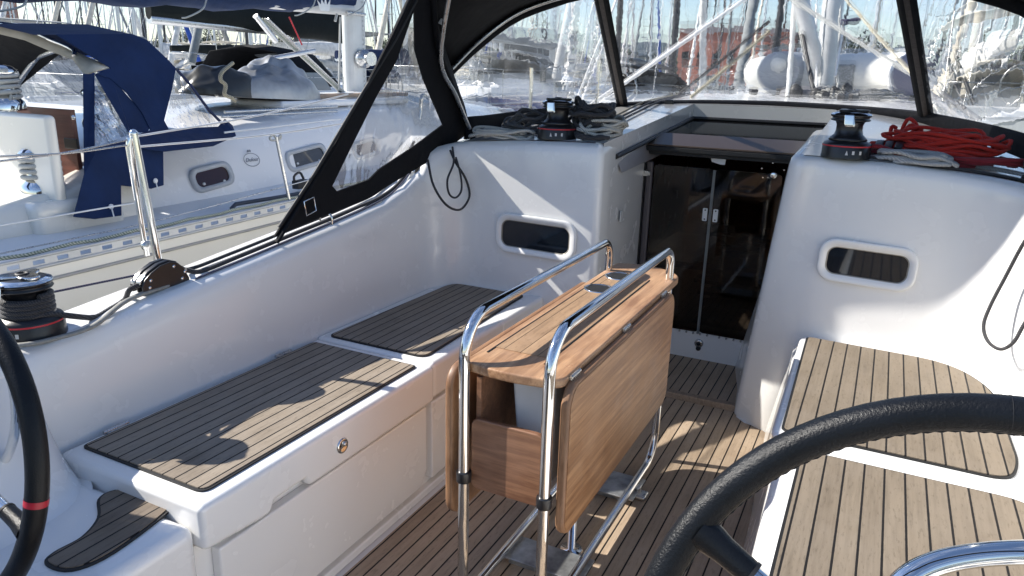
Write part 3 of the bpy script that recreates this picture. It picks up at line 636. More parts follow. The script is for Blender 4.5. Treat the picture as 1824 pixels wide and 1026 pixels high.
line('rope','pale grey flat tail wrapped round the foot of the aft port winch',[V(-1.815,1.38,clu.z+.004),V(-1.805,1.24,clu.z-.002),WL+V(.095,.10,.010),WL+V(.098,.0,.008),WL+V(.075,-.065,.008),WL+V(.02,-.095,.008),WL+V(-.06,-.08,.008)],.0085,plain('grey_webbing',(.27,.265,.24),.7,0,.2,60,.2,300),flat=.7)
line('rope','thin navy line stretched outboard from the aft winch to the clutch',[WL+V(-.04,.02,.085),V(-1.858,1.31,clu.z+.045)],.0032,BLROPE,sub=1)
# rope clutch
cl=thing('rope_clutch','black twin rope clutch on the port coaming','rope clutch',tuple(clu))
yz=[(-.075,0),(.078,0),(.080,.012),(.062,.050),(.045,.066),(.022,.074),(-.012,.070),(-.045,.055),(-.066,.040),(-.078,.022)]
m=MB()
for x0,w_ in ((.020,.006),(-.004,.005),(-.028,.006)): m.prism([clu+V(x0,y,z) for y,z in yz],V(w_,0,0))
sd=m.build('clutch_body',PLAST,cl,bevel=.002)
for x0 in (.0085,-.0145):
    m=MB(); m.prism([clu+V(x0-.0085,y,z) for y,z in ((-.060,.030),(-.080,.026),(-.076,.036),(-.050,.058),(-.012,.074),(.022,.078),(.05,.068),(.05,.05),(0,.055))],V(.017,0,0)); lv=m.build('clutch_lever',PLAST,cl,bevel=.003)
    m=MB(); m.prism([clu+V(x0-.0087,y,z) for y,z in ((-.062,.029),(-.081,.024),(-.079,.035),(-.058,.052),(-.052,.046))],V(.0175,0,0)); m.build('lever_tip',STEELD,lv,bevel=.003)
    MB().box(clu+V(x0,0,.025),(.014,.12,.03)).build('jaw_block',RUB,cl)
for y,z in ((-.055,.014),(-.05,.034),(.055,.016),(.066,.034),(.03,.058)): MB().lathe([(.005,0),(.005,.002),(.002,.003)],clu+V(.0255,y,z),(1,0,0),10).build('screw',STEEL,cl)
# lines running forward along the coaming
def along(x,y0,y1,dz,n=9,w=0): return [V(x+w*math.sin(i*1.3),y,zt(y)+dz) for i,y in enumerate(np.linspace(y0,y1,n))]
line('rope','thick black line lying along the port coaming forward of the clutch',[V(-1.82,1.45,clu.z+.035)]+along(-1.812,1.5,2.70,.012,9,.002),.0075,BROPE)
line('rope','second black line lying on the coaming just outboard of the thick one',[V(-1.845,1.45,clu.z+.04)]+along(-1.855,1.5,2.72,.014,9,.003),.006,BROPE)
line('rope','thin dark line nearest the inner edge of the port coaming',along(-1.792,1.46,2.6,.0045,9,.002),.0028,BLROPE)
for y in (2.08,): 
    m=MB(); m.tube([V(-1.79,y,zt(y)),V(-1.793,y,zt(y)+.03),V(-1.815,y,zt(y)+.04),V(-1.845,y,zt(y)+.03),V(-1.847,y,zt(y))],.004,8,sub=4); tag(m.build('rope_guide',STEEL,None),'small chromed eye holding the lines on the port coaming','rope guide')
# coils
def coil(name,label,c,rx,ry,n,r,mat,rot=0,zj=.03,jit=.25,seed=1,rise=.0,tail=None,group=None,flatz=True,pinch=0):
    rnd=random.Random(seed); pts=[]; c=Vector(c)
    ph=rnd.random()*6; cr_,sr=math.cos(rot),math.sin(rot); steps=9
    for k in range(n):
        jx,jy=1+rnd.uniform(-jit,jit),1+rnd.uniform(-jit,jit); ox,oy=rnd.uniform(-.2,.2)*rx,rnd.uniform(-.2,.2)*ry; zz=r+zj*rnd.random()
        for q in range(steps):
            a=ph+2*math.pi*q/steps; px=rx*jx*math.cos(a)*(1-pinch*abs(math.sin(a))); py=ry*jy*math.sin(a)
            z=max(r*.9,zz+rnd.uniform(-.3,.3)*zj+rise*math.sin(a+k))
            x_,y_=px*cr_-py*sr+ox,px*sr+py*cr_+oy
            pts.append(c+V(x_,y_,z))
    if tail: pts+=[Vector(p) for p in tail]
    return line(name,label,pts,r,mat,group=group,sub=4,n=7)
def ctp(x,y,dz=0): return V(x,y,ct(x,y)+dz)
coil('rope_coil','loose grey white coil at the outboard end of the port cabin edge',ctp(-1.49,2.83),.11,.045,8,.0062,WROPE,.1,.035,.35,3)
coil('rope_coil','black and grey tangle between the grey coil and the port winch',ctp(-1.40,2.95),.11,.06,7,.0055,rope('dark_grey_line',(.03,.03,.035),(.14,.14,.14),180,.6),.3,.06,.4,5,.03)
coil('rope_coil','heap of thick black line hiding the right side of the port winch',ctp(-1.11,2.93),.075,.06,13,.0082,BROPE,.5,.105,.35,8,.02)
coil('rope_coil','black loop drooping over the edge beside the port winch',ctp(-1.06,2.83),.055,.035,3,.0068,BROPE,.2,.012,.2,18)
coil('rope_coil','pale grey coil on the cabin edge next to the companionway',ctp(-1.08,2.98),.07,.10,9,.0072,WROPE,-.3,.05,.3,11,.02)
line('rope','black strands on the cabin top leading from the port winch to the clutches',[ctp(-1.36,3.02,.03),ctp(-1.42,3.2,.05),ctp(-1.5,3.35,.06),ctp(-1.55,3.6,.03)],.006,BROPE)
# bank of rope clutches forward of the port winch
def bank(name,label,x0,y0,n,dx,rot):
    t=thing(name,label,'rope clutch',(x0,y0,ct(x0,y0)),rot); LOCAL.add(t.name)
    for k in range(n):
        m=MB(); m.prism([V(k*dx,y,z) for y,z in ((-.06,0),(.06,0),(.055,.03),(.02,.045),(-.03,.048),(-.07,.03))],V(dx*.8,0,0)); m.build('clutch_lever',PLAST,t,bevel=.004)
    return t
bank('rope_clutch','row of four black clutch levers behind the pale grey coil',-1.24,3.22,4,.027,R_(18))
bank('rope_clutch','black clutch block tucked behind the starboard winch',-.03,3.02,3,.032,R_(-8))
for k,(xa,xb) in enumerate(((-1.20,-1.33),(-1.17,-1.28),(-1.14,-1.24))):
    line('rope',['olive line running forward over the port cabin top','dark line running forward over the port cabin top','second dark line nearest the companionway slide'][k],[ctp(xa,3.3,.012),ctp((xa+xb)/2,3.8,.012),ctp(xb,4.4,.012),ctp(xb-.02,5.2,.02)],.006,(TROPE,BROPE,BROPE)[k])
# red heap and neighbours
coil('rope_coil','big heap of bright red rope on the starboard cabin edge',ctp(.17,3.03),.16,.06,18,.0068,RROPE,-.12,.062,.30,21,.025,pinch=.2)
coil('rope_coil','dark red loops spread under the bright red heap',ctp(.19,2.96),.19,.075,5,.0078,RROPE2,-.15,.02,.15,22)
coil('rope_coil','upright red loop standing at the forward side of the red heap',ctp(.06,3.16,.02),.045,.02,3,.0075,RROPE,0,.05,.1,25,.04)
line('rope','dark red line curving from the starboard winch to the red heap',[ctp(-.07,2.90,.03),ctp(-.03,2.87,.045),ctp(.02,2.86,.035),ctp(.08,2.85,.012),ctp(.16,2.86,.009),ctp(.25,2.90,.009),ctp(.33,2.98,.012)],.008,RROPE2)
for k in range(4): line('rope',['red line nearest the opening running forward from the clutch','second red line running forward from the clutch','third red line running forward from the clutch','outermost red line running forward from the clutch'][k],[ctp(.02+.028*k,3.05,.02),ctp(.015+.028*k,3.2,.014),ctp(.005+.028*k,3.45,.012)],.0065,RROPE)
coil('rope_coil','slack pale grey coil in front of the starboard winch and red heap',ctp(.10,2.845),.095,.028,6,.0075,rope('cool_grey_line',(.40,.41,.41),(.26,.27,.28),230,.5),-.18,.028,.25,31,tail=[ctp(.17,2.87,.01),ctp(.27,2.92,.01),ctp(.40,2.93,.01),ctp(.50,2.88,.01)])  # this coil is a cool mid grey rope
line('rope','taut black line crossing under the grey coil to the starboard edge',[ctp(-.05,2.86,.008),ctp(.08,2.84,.006),ctp(.22,2.835,.006),ctp(.36,2.83,.006),ctp(.47,2.80,.006),ctp(.62,2.72,-.0)],.0048,BROPE)
line('rope','tan flecked line entering past the red heap at the starboard edge',[ctp(.36,3.06,.03),ctp(.42,2.98,.03),ctp(.50,2.86,.02),ctp(.60,2.72,.02)],.0085,TROPE)
coil('rope_coil','small black coil hanging at the far starboard cabin edge',ctp(.46,2.86),.05,.035,5,.006,BROPE,0,.06,.25,41)
# hanging loops
def hang(name,label,pts,r,mat): return line(name,label,pts,r,mat,n=8)
xh=XW+.012
hang('rope','black shock cord loop hanging down the port cockpit wall',[P(762,285,x=-1.70),P(772,330,x=-1.64),P(795,365,x=-1.60),P(820,373,x=-1.58),P(836,350,x=-1.58),P(830,320,x=-1.60),P(812,290,x=-1.62),P(802,268,x=-1.66)],.0052,BROPE)
hang('rope','smaller black inner loop knotted beside the shock cord',[P(806,262,x=-1.66),P(808,290,x=-1.62),P(797,320,x=-1.60),P(800,345,x=-1.59),P(812,352,x=-1.58),P(822,338,x=-1.58),P(820,310,x=-1.59),P(812,280,x=-1.62)],.0045,BROPE)
hang('rope','long black loop hanging at the starboard side of the bulkhead',[P(1850,400,y=2.56),P(1824,432,y=2.60),P(1790,495,y=2.64),P(1764,545,y=2.64),P(1752,580,y=2.62),P(1760,608,y=2.58),P(1782,622,y=2.54),P(1805,610,y=2.50),P(1824,578,y=2.50),P(1860,520,y=2.5)],.0055,BROPE)
print('table etc ok')
# ================================================================= SPRAYHOOD
sp=thing('sprayhood','black canvas sprayhood with clear windows over the companionway','sprayhood',(-.6,2.8,1.15))
A_=V(-1.80,1.83,.86); Cc=V(-1.72,2.93,1.14); Tt=V(-1.64,2.42,1.66)
nS=(Cc-A_).cross(Tt-A_).normalized()
PS=lambda q:P(*q,n=tuple(nS),p0=tuple(A_))
inn=[(591,331),(628,255),(668,175),(706,107),(737,17),(738,87),(753,140),(770,180),(788,222),(736,261),(675,301),(656,320),(600,341)]
out=[(488,421),(596,255),(636,185),(688,82),(740,-25),(775,-25),(775,80),(800,150),(832,238),(775,280),(700,325),(655,353),(540,399)]
I=[PS(q) for q in inn]; O=[PS(q) for q in out]
VINS=vinyl('side_vinyl',3,.5,1.025,.02,(1.3,1.3,.8),.16); VINF=vinyl('front_vinyl',5,.5,1.018,.045,(2.0,1,.6),.5); VINR=vinyl('front_vinyl_creased',4,.45,1.016,.05,(1.6,1,.8),.6); VINC=vinyl('front_vinyl_clear',4,.6,1.005,.018,(1.5,1,.6),.7)
m=MB(); m.grid([[p+nS*.0 for p in O],[p for p in I]],False,True); m.build('side_panel',BLACKC,sp,solid=.006)
m=MB(); n_=len(I)
cI=sum(I,V(0,0,0))/n_; m.add(I,[(0,1,12),(1,2,11,12),(2,3,10,11),(3,4,5,6),(3,6,7,10),(7,8,9,10)],True); m.build('side_window',VINS,sp)
m=MB(); m.tube([O[0]+V(.01,0,-.02)]+[(O[k]+I[k])*.5*.35+O[k]*.65+nS*-.006 for k in (1,2,3)]+[O[4]],.011,8,flat=.6); m.build('edge_piping',BLACKC,sp)
MB().tube([PS((497,405)),PS((560,310)),PS((640,175)),PS((705,70)),PS((742,0))],.006,8).build('edge_zip',RUB,sp)
# forward bow and roof
F0=P(801,118,y=2.84); FB=[P(835,208,y=2.92)]
front_bow=[F0,P(850,72,y=2.98),P(912,25,y=3.08),P(980,-3,y=3.14),P(1070,-24,y=3.18)]
cx_=-.60
fb2=[V(2*cx_-p.x,p.y,p.z) for p in front_bow[::-1]]
fb_full=smooth(front_bow+[V(cx_,3.2,front_bow[-1].z+.012)]+fb2,4)
ab=[O[4]+V(.0,0,0),V(-1.54,2.45,1.76),V(-1.36,2.44,1.82),V(-1.1,2.44,1.86),V(-.85,2.44,1.875),V(cx_,2.44,1.88)]
ab_full=ab+[V(2*cx_-p.x,p.y,p.z) for p in ab[:-1][::-1]]
def resample(pts,n):
    d=[0]; 
    for a,b in zip(pts,pts[1:]): d.append(d[-1]+(b-a).length)
    o=[]
    for k in range(n):
        t=d[-1]*k/(n-1); i=max(0,min(len(pts)-2,next((j for j in range(len(d)-1) if d[j+1]>=t-1e-9),len(d)-2)))
        o.append(pts[i].lerp(pts[i+1],(t-d[i])/max(1e-9,d[i+1]-d[i])))
    return o
fa=resample(fb_full,40); aa=resample(smooth(ab_full,4),40)
rows=[]
for k in range(7):
    t=k/6; rows.append([a.lerp(f,t)+V(0,0,-.015*math.sin(math.pi*t)) for a,f in zip(aa,fa)])
MB().grid(rows).build('roof',BLACKC,sp,solid=.004)
# side between the post and the front window
for s in (0,1):
    mr=(lambda p:p) if s==0 else (lambda p:V(2*cx_-p.x,p.y,p.z))
    a_=[O[4],O[5]*.5+O[4]*.5,O[6],O[7],O[8]]; b_=[F0,F0.lerp(FB[0],.25),F0.lerp(FB[0],.5),F0.lerp(FB[0],.75),FB[0]+V(0,0,-.03)]
    rr=[[mr(p.lerp(q,t)+V(-.0,0,0)) for p,q in zip(a_,b_)] for t in (0,.25,.5,.75,1)]
    MB().grid(rr).build('side_panel',BLACKC,sp,solid=.004)
    if s==1:
        Om=[mr(p) for p in O]; Im=[mr(p) for p in I]
        MB().grid([Om,Im],False,True).build('side_panel',BLACKC,sp,solid=.006)
        MB().add(Im,[(0,1,12),(1,2,11,12),(2,3,10,11),(3,4,5,6),(3,6,7,10),(7,8,9,10)],True).build('side_window',VINS,sp)
# steel post inside and front bow tube
pa=PS((826,228))+V(.03,0,0); pb=PS((772,105))+V(.035,0,0)
MB().tube([pa,pa.lerp(pb,.5),pb,ab[1]+V(.03,.02,-.03)],.009,12,sub=5).build('hood_bow',STEELD,sp)
MB().tube([F0.lerp(front_bow[1],.0)+V(.02,-.015,-.01)]+[p+V(.012,-.018,-.012) for p in front_bow[1:]],.0085,12,sub=5).build('hood_bow',STEELD,sp)
m=MB(); m.tube([p+V(0,0,-.02) for p in fa],.016,8,flat=1.6); m.build('bow_sleeve',BLACKC,sp)
m=MB(); m.tube([O[5].lerp(O[4],.3)+V(.015,0,0),O[6]+V(.012,0,0),O[7]+V(.012,0,0),O[8]+V(.012,0,0)],.012,8,sub=4); m.build('bow_sleeve',BLACKC,sp)
# front windows: bottom line on the cabin top, top line on the bow
bq=[((835,210),2.92),((870,207),3.08),((900,203),3.25),((950,197),3.5),((1000,192),3.8),((1055,188),4.05),((1110,185),4.25),((1180,182),4.4),((1250,181),4.48),((1330,182),4.52),((1400,184),4.52),((1500,190),4.45),((1580,196),4.3),((1650,203),4.1),((1700,212),3.8),((1750,222),3.5),((1800,234),3.2),((1840,246),3.0),((1875,258),2.85)]
bot=[P(*q,y=y) for q,y in bq]
fbt=resample(fb_full,len(bot))
# match tops: window 1 occupies the first part of the bow
xt=[-1.70,-1.66,-1.60,-1.52,-1.40,-1.25,-1.05]
def ontop(px,y): return P(px[0],px[1],y=y)
tops=[F0,P(812,104,y=2.88),P(830,88,y=2.93),P(862,62,y=3.0),P(912,25,y=3.08),P(985,-5,y=3.14),P(1068,-24,y=3.18)]
rest=resample([tops[-1]]+[p for p in fb_full if p.x>tops[-1].x+.02],len(bot)-6)
tops=tops+rest[1:]
def win(i0,i1,mat,nm='front_window'):
    rr=[[bot[i].lerp(tops[i],t) for i in range(i0,i1+1)] for t in np.linspace(0,1,7)]
    return MB().grid(rr).build(nm,mat,sp)
win(0,6,VINF); win(6,13,VINC); win(13,len(bot)-1,VINR)
ZIP=plain('zip_tape',(.055,.043,.038),.6,0,.4,60,.5,150)
for i in (6,13):
    a,b=bot[i]+V(0,-.01,-.01),tops[i]+V(0,-.01,0); d=(b-a); 
    pts=[a.lerp(b,t)+V(0,0,0) for t in np.linspace(0,1,8)]
    MB().tube(pts,.034 if i==6 else .036,6,flat=.18).build('zip_strip',BLACKC,sp); MB().tube([p+V(0,-.007,0) for p in pts],.015,6,flat=.3).build('zip',ZIP,sp)
def band(pts,h0,h1,off,mat,nm):
    rows=[[p+V(0,0,-h0)+V(0,-off,0) for p in pts],[p+V(0,-off*.6,(h1-h0)/2) for p in pts],[p+V(0,0,h1) for p in pts]]
    return MB().grid(rows).build(nm,mat,sp,solid=.012)
b2=smooth(bot,3)
def hb(p): return interp(p.x,[-1.75,-1.6,-1.3,-1.1,-.3,.1,.3,.5],[.075,.07,.03,.022,.022,.03,.045,.06])
rows=[[V(p.x,p.y-.035,min(p.z-.01,max(ct(max(-1.78,min(.53,p.x)),p.y-.03)-.004,p.z-hb(p)-.02))) for p in b2],[V(p.x,p.y-.02,p.z-.004) for p in b2],[V(p.x,p.y,p.z+.006) for p in b2]]
MB().grid(rows).build('base_band',BLACKC,sp,solid=.012)
MB().prism([P(777,27,y=2.62),P(792,36,y=2.62),P(790,46,y=2.62),P(775,38,y=2.62)],V(0,-.003,0)).build('care_label',WHITEC,sp)
bk=bot[7]+V(.05,-.03,-.005)
m=MB(); m.box(bk,(.05,.03,.045)); m.build('clip_block',PLAST,sp,bevel=.006)
m=MB(); q=PS((541,367)); m.tube([q+V(.02,-.02,.02),q+V(.02,.03,.03),q+V(.02,.04,-.02),q+V(.02,-.01,-.03)],.003,6,closed=True); m.build('strap_buckle',STEEL,sp)
print('hood ok')
# ================================================================= WATER, HILLS
wm,n,b=newmat('harbour_water'); p=pos(n); b.inputs['Base Color'].default_value=(.018,.045,.055,1); b.inputs['Roughness'].default_value=.06
bump(n,b,math_(n,'ADD',noise(n,p,1.6,4,.6),math_(n,'MULTIPLY',noise(n,p,7,3,.6),.3)),.55,.12)
ZW=-.55
tag(MB().add([V(-4000,-3000,ZW),V(4000,-3000,ZW),V(4000,5000,ZW),V(-4000,5000,ZW)],[(0,1,2,3)]).build('water',wm),kind='structure')
def hullgrid(m,cx,y0,L,hb,z0,z1,zw=ZW,stern=.80,mid=.42,bow=2.3,n=26,fl=.86):
    """z0 sheer at the stern, z1 at the bow"""
    rows=[]
    for i in range(n+1):
        t=i/n; k=stern+(1-stern)*math.sin(min(t/mid,1)*math.pi/2) if t<mid else max(0.012,1-((t-mid)/(1-mid))**bow)
        h=hb*k; z=lerp(z0,z1,t**1.6)
        sec=[(1,z),(1.0,z-.04),(.99,lerp(z,zw,.4)),(lerp(fl,.7,t),zw+.02),(.35,zw-.3),(0,zw-.45*(1-t)-.05)]
        pr=[V(cx-h*a,y0+L*t-(0 if i<n else .0)+(.55*(zz-zw)/(z-zw)*t**4),zz) for a,zz in sec]
        rows.append(pr+[V(2*cx-q.x,q.y,q.z) for q in pr[::-1][1:]])
    m.grid(rows); m.add(rows[0],[tuple(range(len(rows[0])))])
    return rows
def sheer(rows): return [r[0] for r in rows],[r[-1] for r in rows]
m=MB(); rr=hullgrid(m,-.62,-1.8,11.6,1.53,.62,1.0); m.build('hull',G,own)
L0,L1=sheer(rr); m=MB(); m.grid([[l+V(0,0,-.002),V(-1.985,l.y,l.z-.002) if l.x<-1.985 else l.lerp(r,.5)] for l,r in zip(L0,L1)]); m.grid([[r+V(0,0,-.002),V(.72,r.y,r.z-.002) if r.x>.72 else l.lerp(r,.5)] for l,r in zip(L0,L1)]); m.build('side_deck',GD,own)
# own mast, boom fittings and running lines
mm_=V(-.52,6.15,ct(-.52,6.15))
m=MB(); m.lathe([(.20,0),(.19,.03),(.12,.06),(.10,.07)],mm_+V(-.06,-.15,0),n=24); m.build('mast_collar',plain('collar_grey',(.13,.13,.14),.6),own)
def P6(px,py,y=6.1): return P(px,py,y=y)
a,b_=P6(1468,165,6.15),P6(1492,-60,6.15)
m=MB(); m.tube([a,a+(b_-a).normalized()*.1,a+(b_-a)*1.0,a+(b_-a)*9],.075,16); m.build('mast',MASTW,own)
m=MB(); m.tube([P6(1461,128,5.9),P6(1455,100,5.85),P6(1436,30,5.75),P6(1418,-40,5.7)],[.03,.05,.058,.055],14); m.build('vang_strut',MASTW,own)
m=MB(); m.tube([P6(1405,165,5.8),P6(1413,60,5.8),P6(1418,-30,5.8)],.018,8); m.build('halyard_cover',WHITEC,own)
BLK2=plain('block_black',(.02,.02,.022),.5)
for q,r in (((1430,55),.035),((1440,75),.03),((1432,45),.028),((1418,160),.05),((1455,165),.045),((1488,160),.04),((1510,155),.04)): MB().ball(P6(*q,5.8),r,10,(1,.6,1.2)).build('block',BLK2,own)
for q0,q1,yy,r,mt in (((1335,-12),(1045,192),5.2,.014,WHITEP),((1372,32),(1200,172),5.5,.011,BLK2),((1372,50),(1230,172),5.3,.012,TROPE),((1405,-10),(1632,132),5.4,.014,GROPE),((1632,132),(1745,215),4.8,.016,plain('grey_cover',(.22,.22,.23),.6)),((1508,-6),(1636,140),5.2,.008,plain('cream_line',(.5,.45,.33),.6)),((1700,90),(1735,185),5.0,.010,BLK2),((1100,-8),(1024,186),5.6,.010,WHITEP),((1430,55),(1450,155),5.75,.016,BLK2),((1425,50),(1448,150),5.78,.008,GROPE),((1498,10),(1494,150),6.0,.007,GROPE),((1506,30),(1490,130),6.0,.008,WHITEP),((1455,0),(1456,150),6.0,.006,WHITEP),((1474,-10),(1462,148),5.9,.006,GROPE),((1404,60),(1370,75),5.8,.006,BLK2)):
    a,b_=P(*q0,y=yy),P(*q1,y=yy-.25); MB().tube([a,a.lerp(b_,.5)+V(0,0,-.004),b_],r,7).build('running_line',mt,own)
coil('rope_coil','navy and white halyard coil hanging on the mast',P6(1515,38,5.95),.05,.01,6,.012,BLROPE,0,.02,.2,71); bpy.data.objects[-1] if False else None
for sx in (xo(3.4)+.05,):
    for y in (3.6,4.6): MB().tube([ctp(sx,y,-.02),ctp(sx,y,.28)],.0 if False else .010,8).build('handrail_post',STEEL,own)
# black dorade mess of blocks on deck by the mast foot
rnd=random.Random(5)
for k in range(9): 
    c=ctp(rnd.uniform(-.95,.2),rnd.uniform(5.2,6.2),.03); MB().box(c,(.05,.09,.04),rnd.uniform(-.4,.4)).build('deck_block',BLK2,own,bevel=.008)
coil('rope_coil','black and white lines heaped at the foot of the mast',ctp(-.25,5.9,0),.22,.14,8,.011,rope('mast_foot_line',(.03,.03,.03),(.35,.35,.33),120,.5),0,.05,.4,72)
# inflatable dinghy across the foredeck
DG=plain('dinghy_grey',(.36,.37,.38),.42,0,.12,3,.3,6); DL=plain('dinghy_white',(.60,.60,.57),.4,0,.12,3,.25,6); DV=plain('dinghy_lilac',(.20,.19,.24),.5,0,.15,3)
t=thing('inflatable_dinghy','grey inflatable dinghy stowed across the foredeck ahead of the mast','dinghy',(-.5,6.9,1.3))
e1=P(1388,122,y=6.55); e2=P(1640,128,y=6.35)
MB().tube([e1,e1+V(.10,.35,.0),e1+V(.26,.9,0),e1+V(.40,1.3,.02),e1+V(.48,1.5,.04)],[.172,.175,.17,.13,.05],24).build('grey_tube',DG,t)
MB().tube([e1+V(-.34,.42,-.02),e1+V(-.30,.42,-.015),e1+V(-.2,.42,-.01),e1+V(.1,.44,0)],[.06,.12,.155,.16],20).build('white_tube',DL,t)
MB().lathe([(.175,0),(.16,-.03),(.10,-.055),(0,-.06)],e1+V(0,.005,0),(0,1,0),24,False).build('tube_end',DG,t)
MB().lathe([(.062,-.058),(.06,-.066),(0,-.067)],e1+V(.0,.0,.06),(0,1,0),20,False).build('valve_cap',DL,t)
MB().tube(smooth([e2+V(-.85,.42,0),e2+V(-.45,.36,0),e2+V(-.18,.24,0),e2+V(-.05,.08,0)],4),.172,24).build('grey_tube',DL,t)
MB().tube([e2+V(-.06,.09,0),e2+V(-.035,.05,0)],.178,24).build('rub_strip',WHITEP,t)
MB().tube([e2+V(-.035,.05,0),e2+V(-.01,.0,0),e2+V(.0,-.04,0),e2+V(.01,-.07,0)],[.171,.165,.13,.06],24).build('tube_end',DV,t)
MB().box(e2+V(-.55,.19,-.02),(.2,.05,.2)).build('wicker_panel',plain('net_grey',(.30,.31,.31),.7,0,.5,90,.6,90),t,bevel=.02)
# stanchion and lifelines on the own rail
t=thing('stanchion','bright steel stanchion with brace rising outboard of the rope clutch','stanchion',(-1.99,1.48,.62))
st=P(238,238,x=-2.0); sb=P(283,470,x=-1.97)
MB().tube([sb+(sb-st)*.35,sb,st],.0125,14).build('post',STEEL,t); MB().ball(st,.0135,10).build('post_cap',STEEL,t)
MB().tube([P(262,455,x=-2.03),P(257,430,x=-2.03),P(229,262,x=-2.0),P(231,246,x=-2.0)],.0085,12).build('brace',STEEL,t)
MB().ball(P(259,437,x=-2.02),.016,8).build('brace_foot',STEELD,t)
for k,(q0,q1,nm) in enumerate((((236,244),(620,168),'upper'),((240,262),(640,215),'lower'))):
    a=P(*q0,x=-2.0); b_=P(*q1,x=-2.03); line('lifeline',['upper white lifeline running forward from the steel stanchion','lower white lifeline running forward from the steel stanchion'][k],[a,a.lerp(b_,.5)+V(0,0,-.012),b_],.0032,WHITEP,'lifeline',sub=4)
for k,(q0,q1) in enumerate((((-30,291),(236,247)),((-30,280),(232,258)))):
    a=P(*q0,x=-2.0); b_=P(*q1,x=-2.0); line('lifeline',['upper grey wire running aft from the steel stanchion','lower grey wire running aft from the steel stanchion'][k],[a,a.lerp(b_,.5)+V(0,0,-.008),b_],.0028,STEELD,'lifeline',sub=4)
# ================================================================= NEIGHBOUR YACHT
nb=thing('sailing_yacht','cream and white sailing yacht with navy sprayhood moored alongside to port','sailing yacht',(-4.4,3,-.55))
CREAMH=gelcoat('hull_cream',(.80,.78,.71),.25,.12)
m=MB(); rr=hullgrid(m,-4.4,-2.6,12.2,1.60,.615,.74,stern=.9,mid=.30,bow=2.5,n=44); m.build('hull',CREAMH,nb)
L0,L1=sheer(rr)
m=MB(); m.grid([[l.lerp(r,t)+V(0,0,-.003+.10*math.sin(math.pi*t)) for t in np.linspace(0,1,9)] for l,r in zip(L0,L1)]); m.build('deck',GD,nb)
# perforated toe rail with real slots
m=MB(); sm=smooth(L1[4:40],8)
def atd(pts,d):
    for a,b in zip(pts,pts[1:]):
        l=(b-a).length
        if d<=l: return a.lerp(b,d/l)
        d-=l
    return pts[-1]
tot=sum((b-a).length for a,b in zip(sm,sm[1:])); 
m.tube([p+V(.004,0,.004) for p in sm],.006,6,flat=1.2); m.tube([p+V(-.004,0,.045) for p in sm],.0065,6)
d=0
while d<tot-.1:
    a=atd(sm,d); b=atd(sm,d+.050); c_=atd(sm,d+.0939); m.prism([a+V(.002,0,.004),b+V(.002,0,.004),b+V(-.002,0,.044),a+V(-.002,0,.044)],V(-.003,0,0))
    m.prism([b+V(.002,0,.004),c_+V(.002,0,.004),c_+V(.0015,0,.016),b+V(.0015,0,.016)],V(-.003,0,0)); m.prism([b+V(-.001,0,.032),c_+V(-.001,0,.032),c_+V(-.002,0,.044),b+V(-.002,0,.044)],V(-.003,0,0)); d+=.094
m.build('toe_rail',plain('anodised_rail',(.50,.51,.51),.45,.3),nb)
m=MB(); m.tube([p+V(.006,0,-.05) for p in L1[2:42]],.007,6); m.build('rubbing_strip',plain('stripe_grey',(.35,.35,.34),.5),nb)
line('rope','speckled jib sheet lying along the neighbour yacht toe rail',[l+V(-.035,0,.055+.004*math.sin(i*2)) for i,l in enumerate(smooth(L1[8:32],3))],.008,NROPE,sub=1)
# cabin trunk: side face, upper face, roof
def sec(y,x_in):
    t=max(0,min(1,(y-1.6)/.7)); h=interp(y,[1.0,1.7,2.3,3.0,4.3,6.0,8.0],[.75,.80,.92,1.02,1.09,1.12,.90])
    w_=interp(y,[1,3,5,7.5,8.4],[0,0,.12,.5,.9]); x0=-3.28-w_
    return [V(x0,y,.665),V(x0-.01,y,.70),V(x0-.075,y,lerp(.70,h,.45)),V(x0-.17,y,h-.05),V(x0-.22,y,h-.012),V(x0-.32,y,h+.012),V(-3.9-w_*.5,y,h+.06),V(-4.4,y,h+.085)]
ys=[2.28,2.5,2.8,3.2,3.6,4.,4.5,5,5.5,6,6.5,7,7.5,8.0,8.3]
rows=[]
for y in ys:
    a=sec(y,0); rows.append(a+[V(-8.8-q.x,q.y,q.z) for q in a[::-1][1:]])
m=MB(); m.grid(rows); m.add(rows[0],[tuple(range(len(rows[0])))]); m.add(rows[-1],[tuple(range(len(rows[-1])))]); m.build('cabin_trunk',G,nb)
# cockpit coaming aft of the cabin
rows=[]
for y in np.linspace(-1.6,2.35,14):
    h=interp(y,[-1.6,1.5,2.0,2.35],[.70,.78,.82,.95]); rows.append([V(-3.22,y,.645),V(-3.25,y,h-.03),V(-3.30,y,h),V(-3.46,y,h),V(-3.52,y,h-.02),V(-3.55,y,.42)])
m=MB(); m.grid(rows); m.build('cockpit_coaming',G2,nb)
m=MB(); m.grid([[V(-8.8-q.x,q.y,q.z) for q in r] for r in rows]); m.build('cockpit_coaming',G2,nb)
m=MB(); m.box((-4.4,.4,.43),(1.8,3.9,.02)); m.build('cockpit_floor',G2,nb)
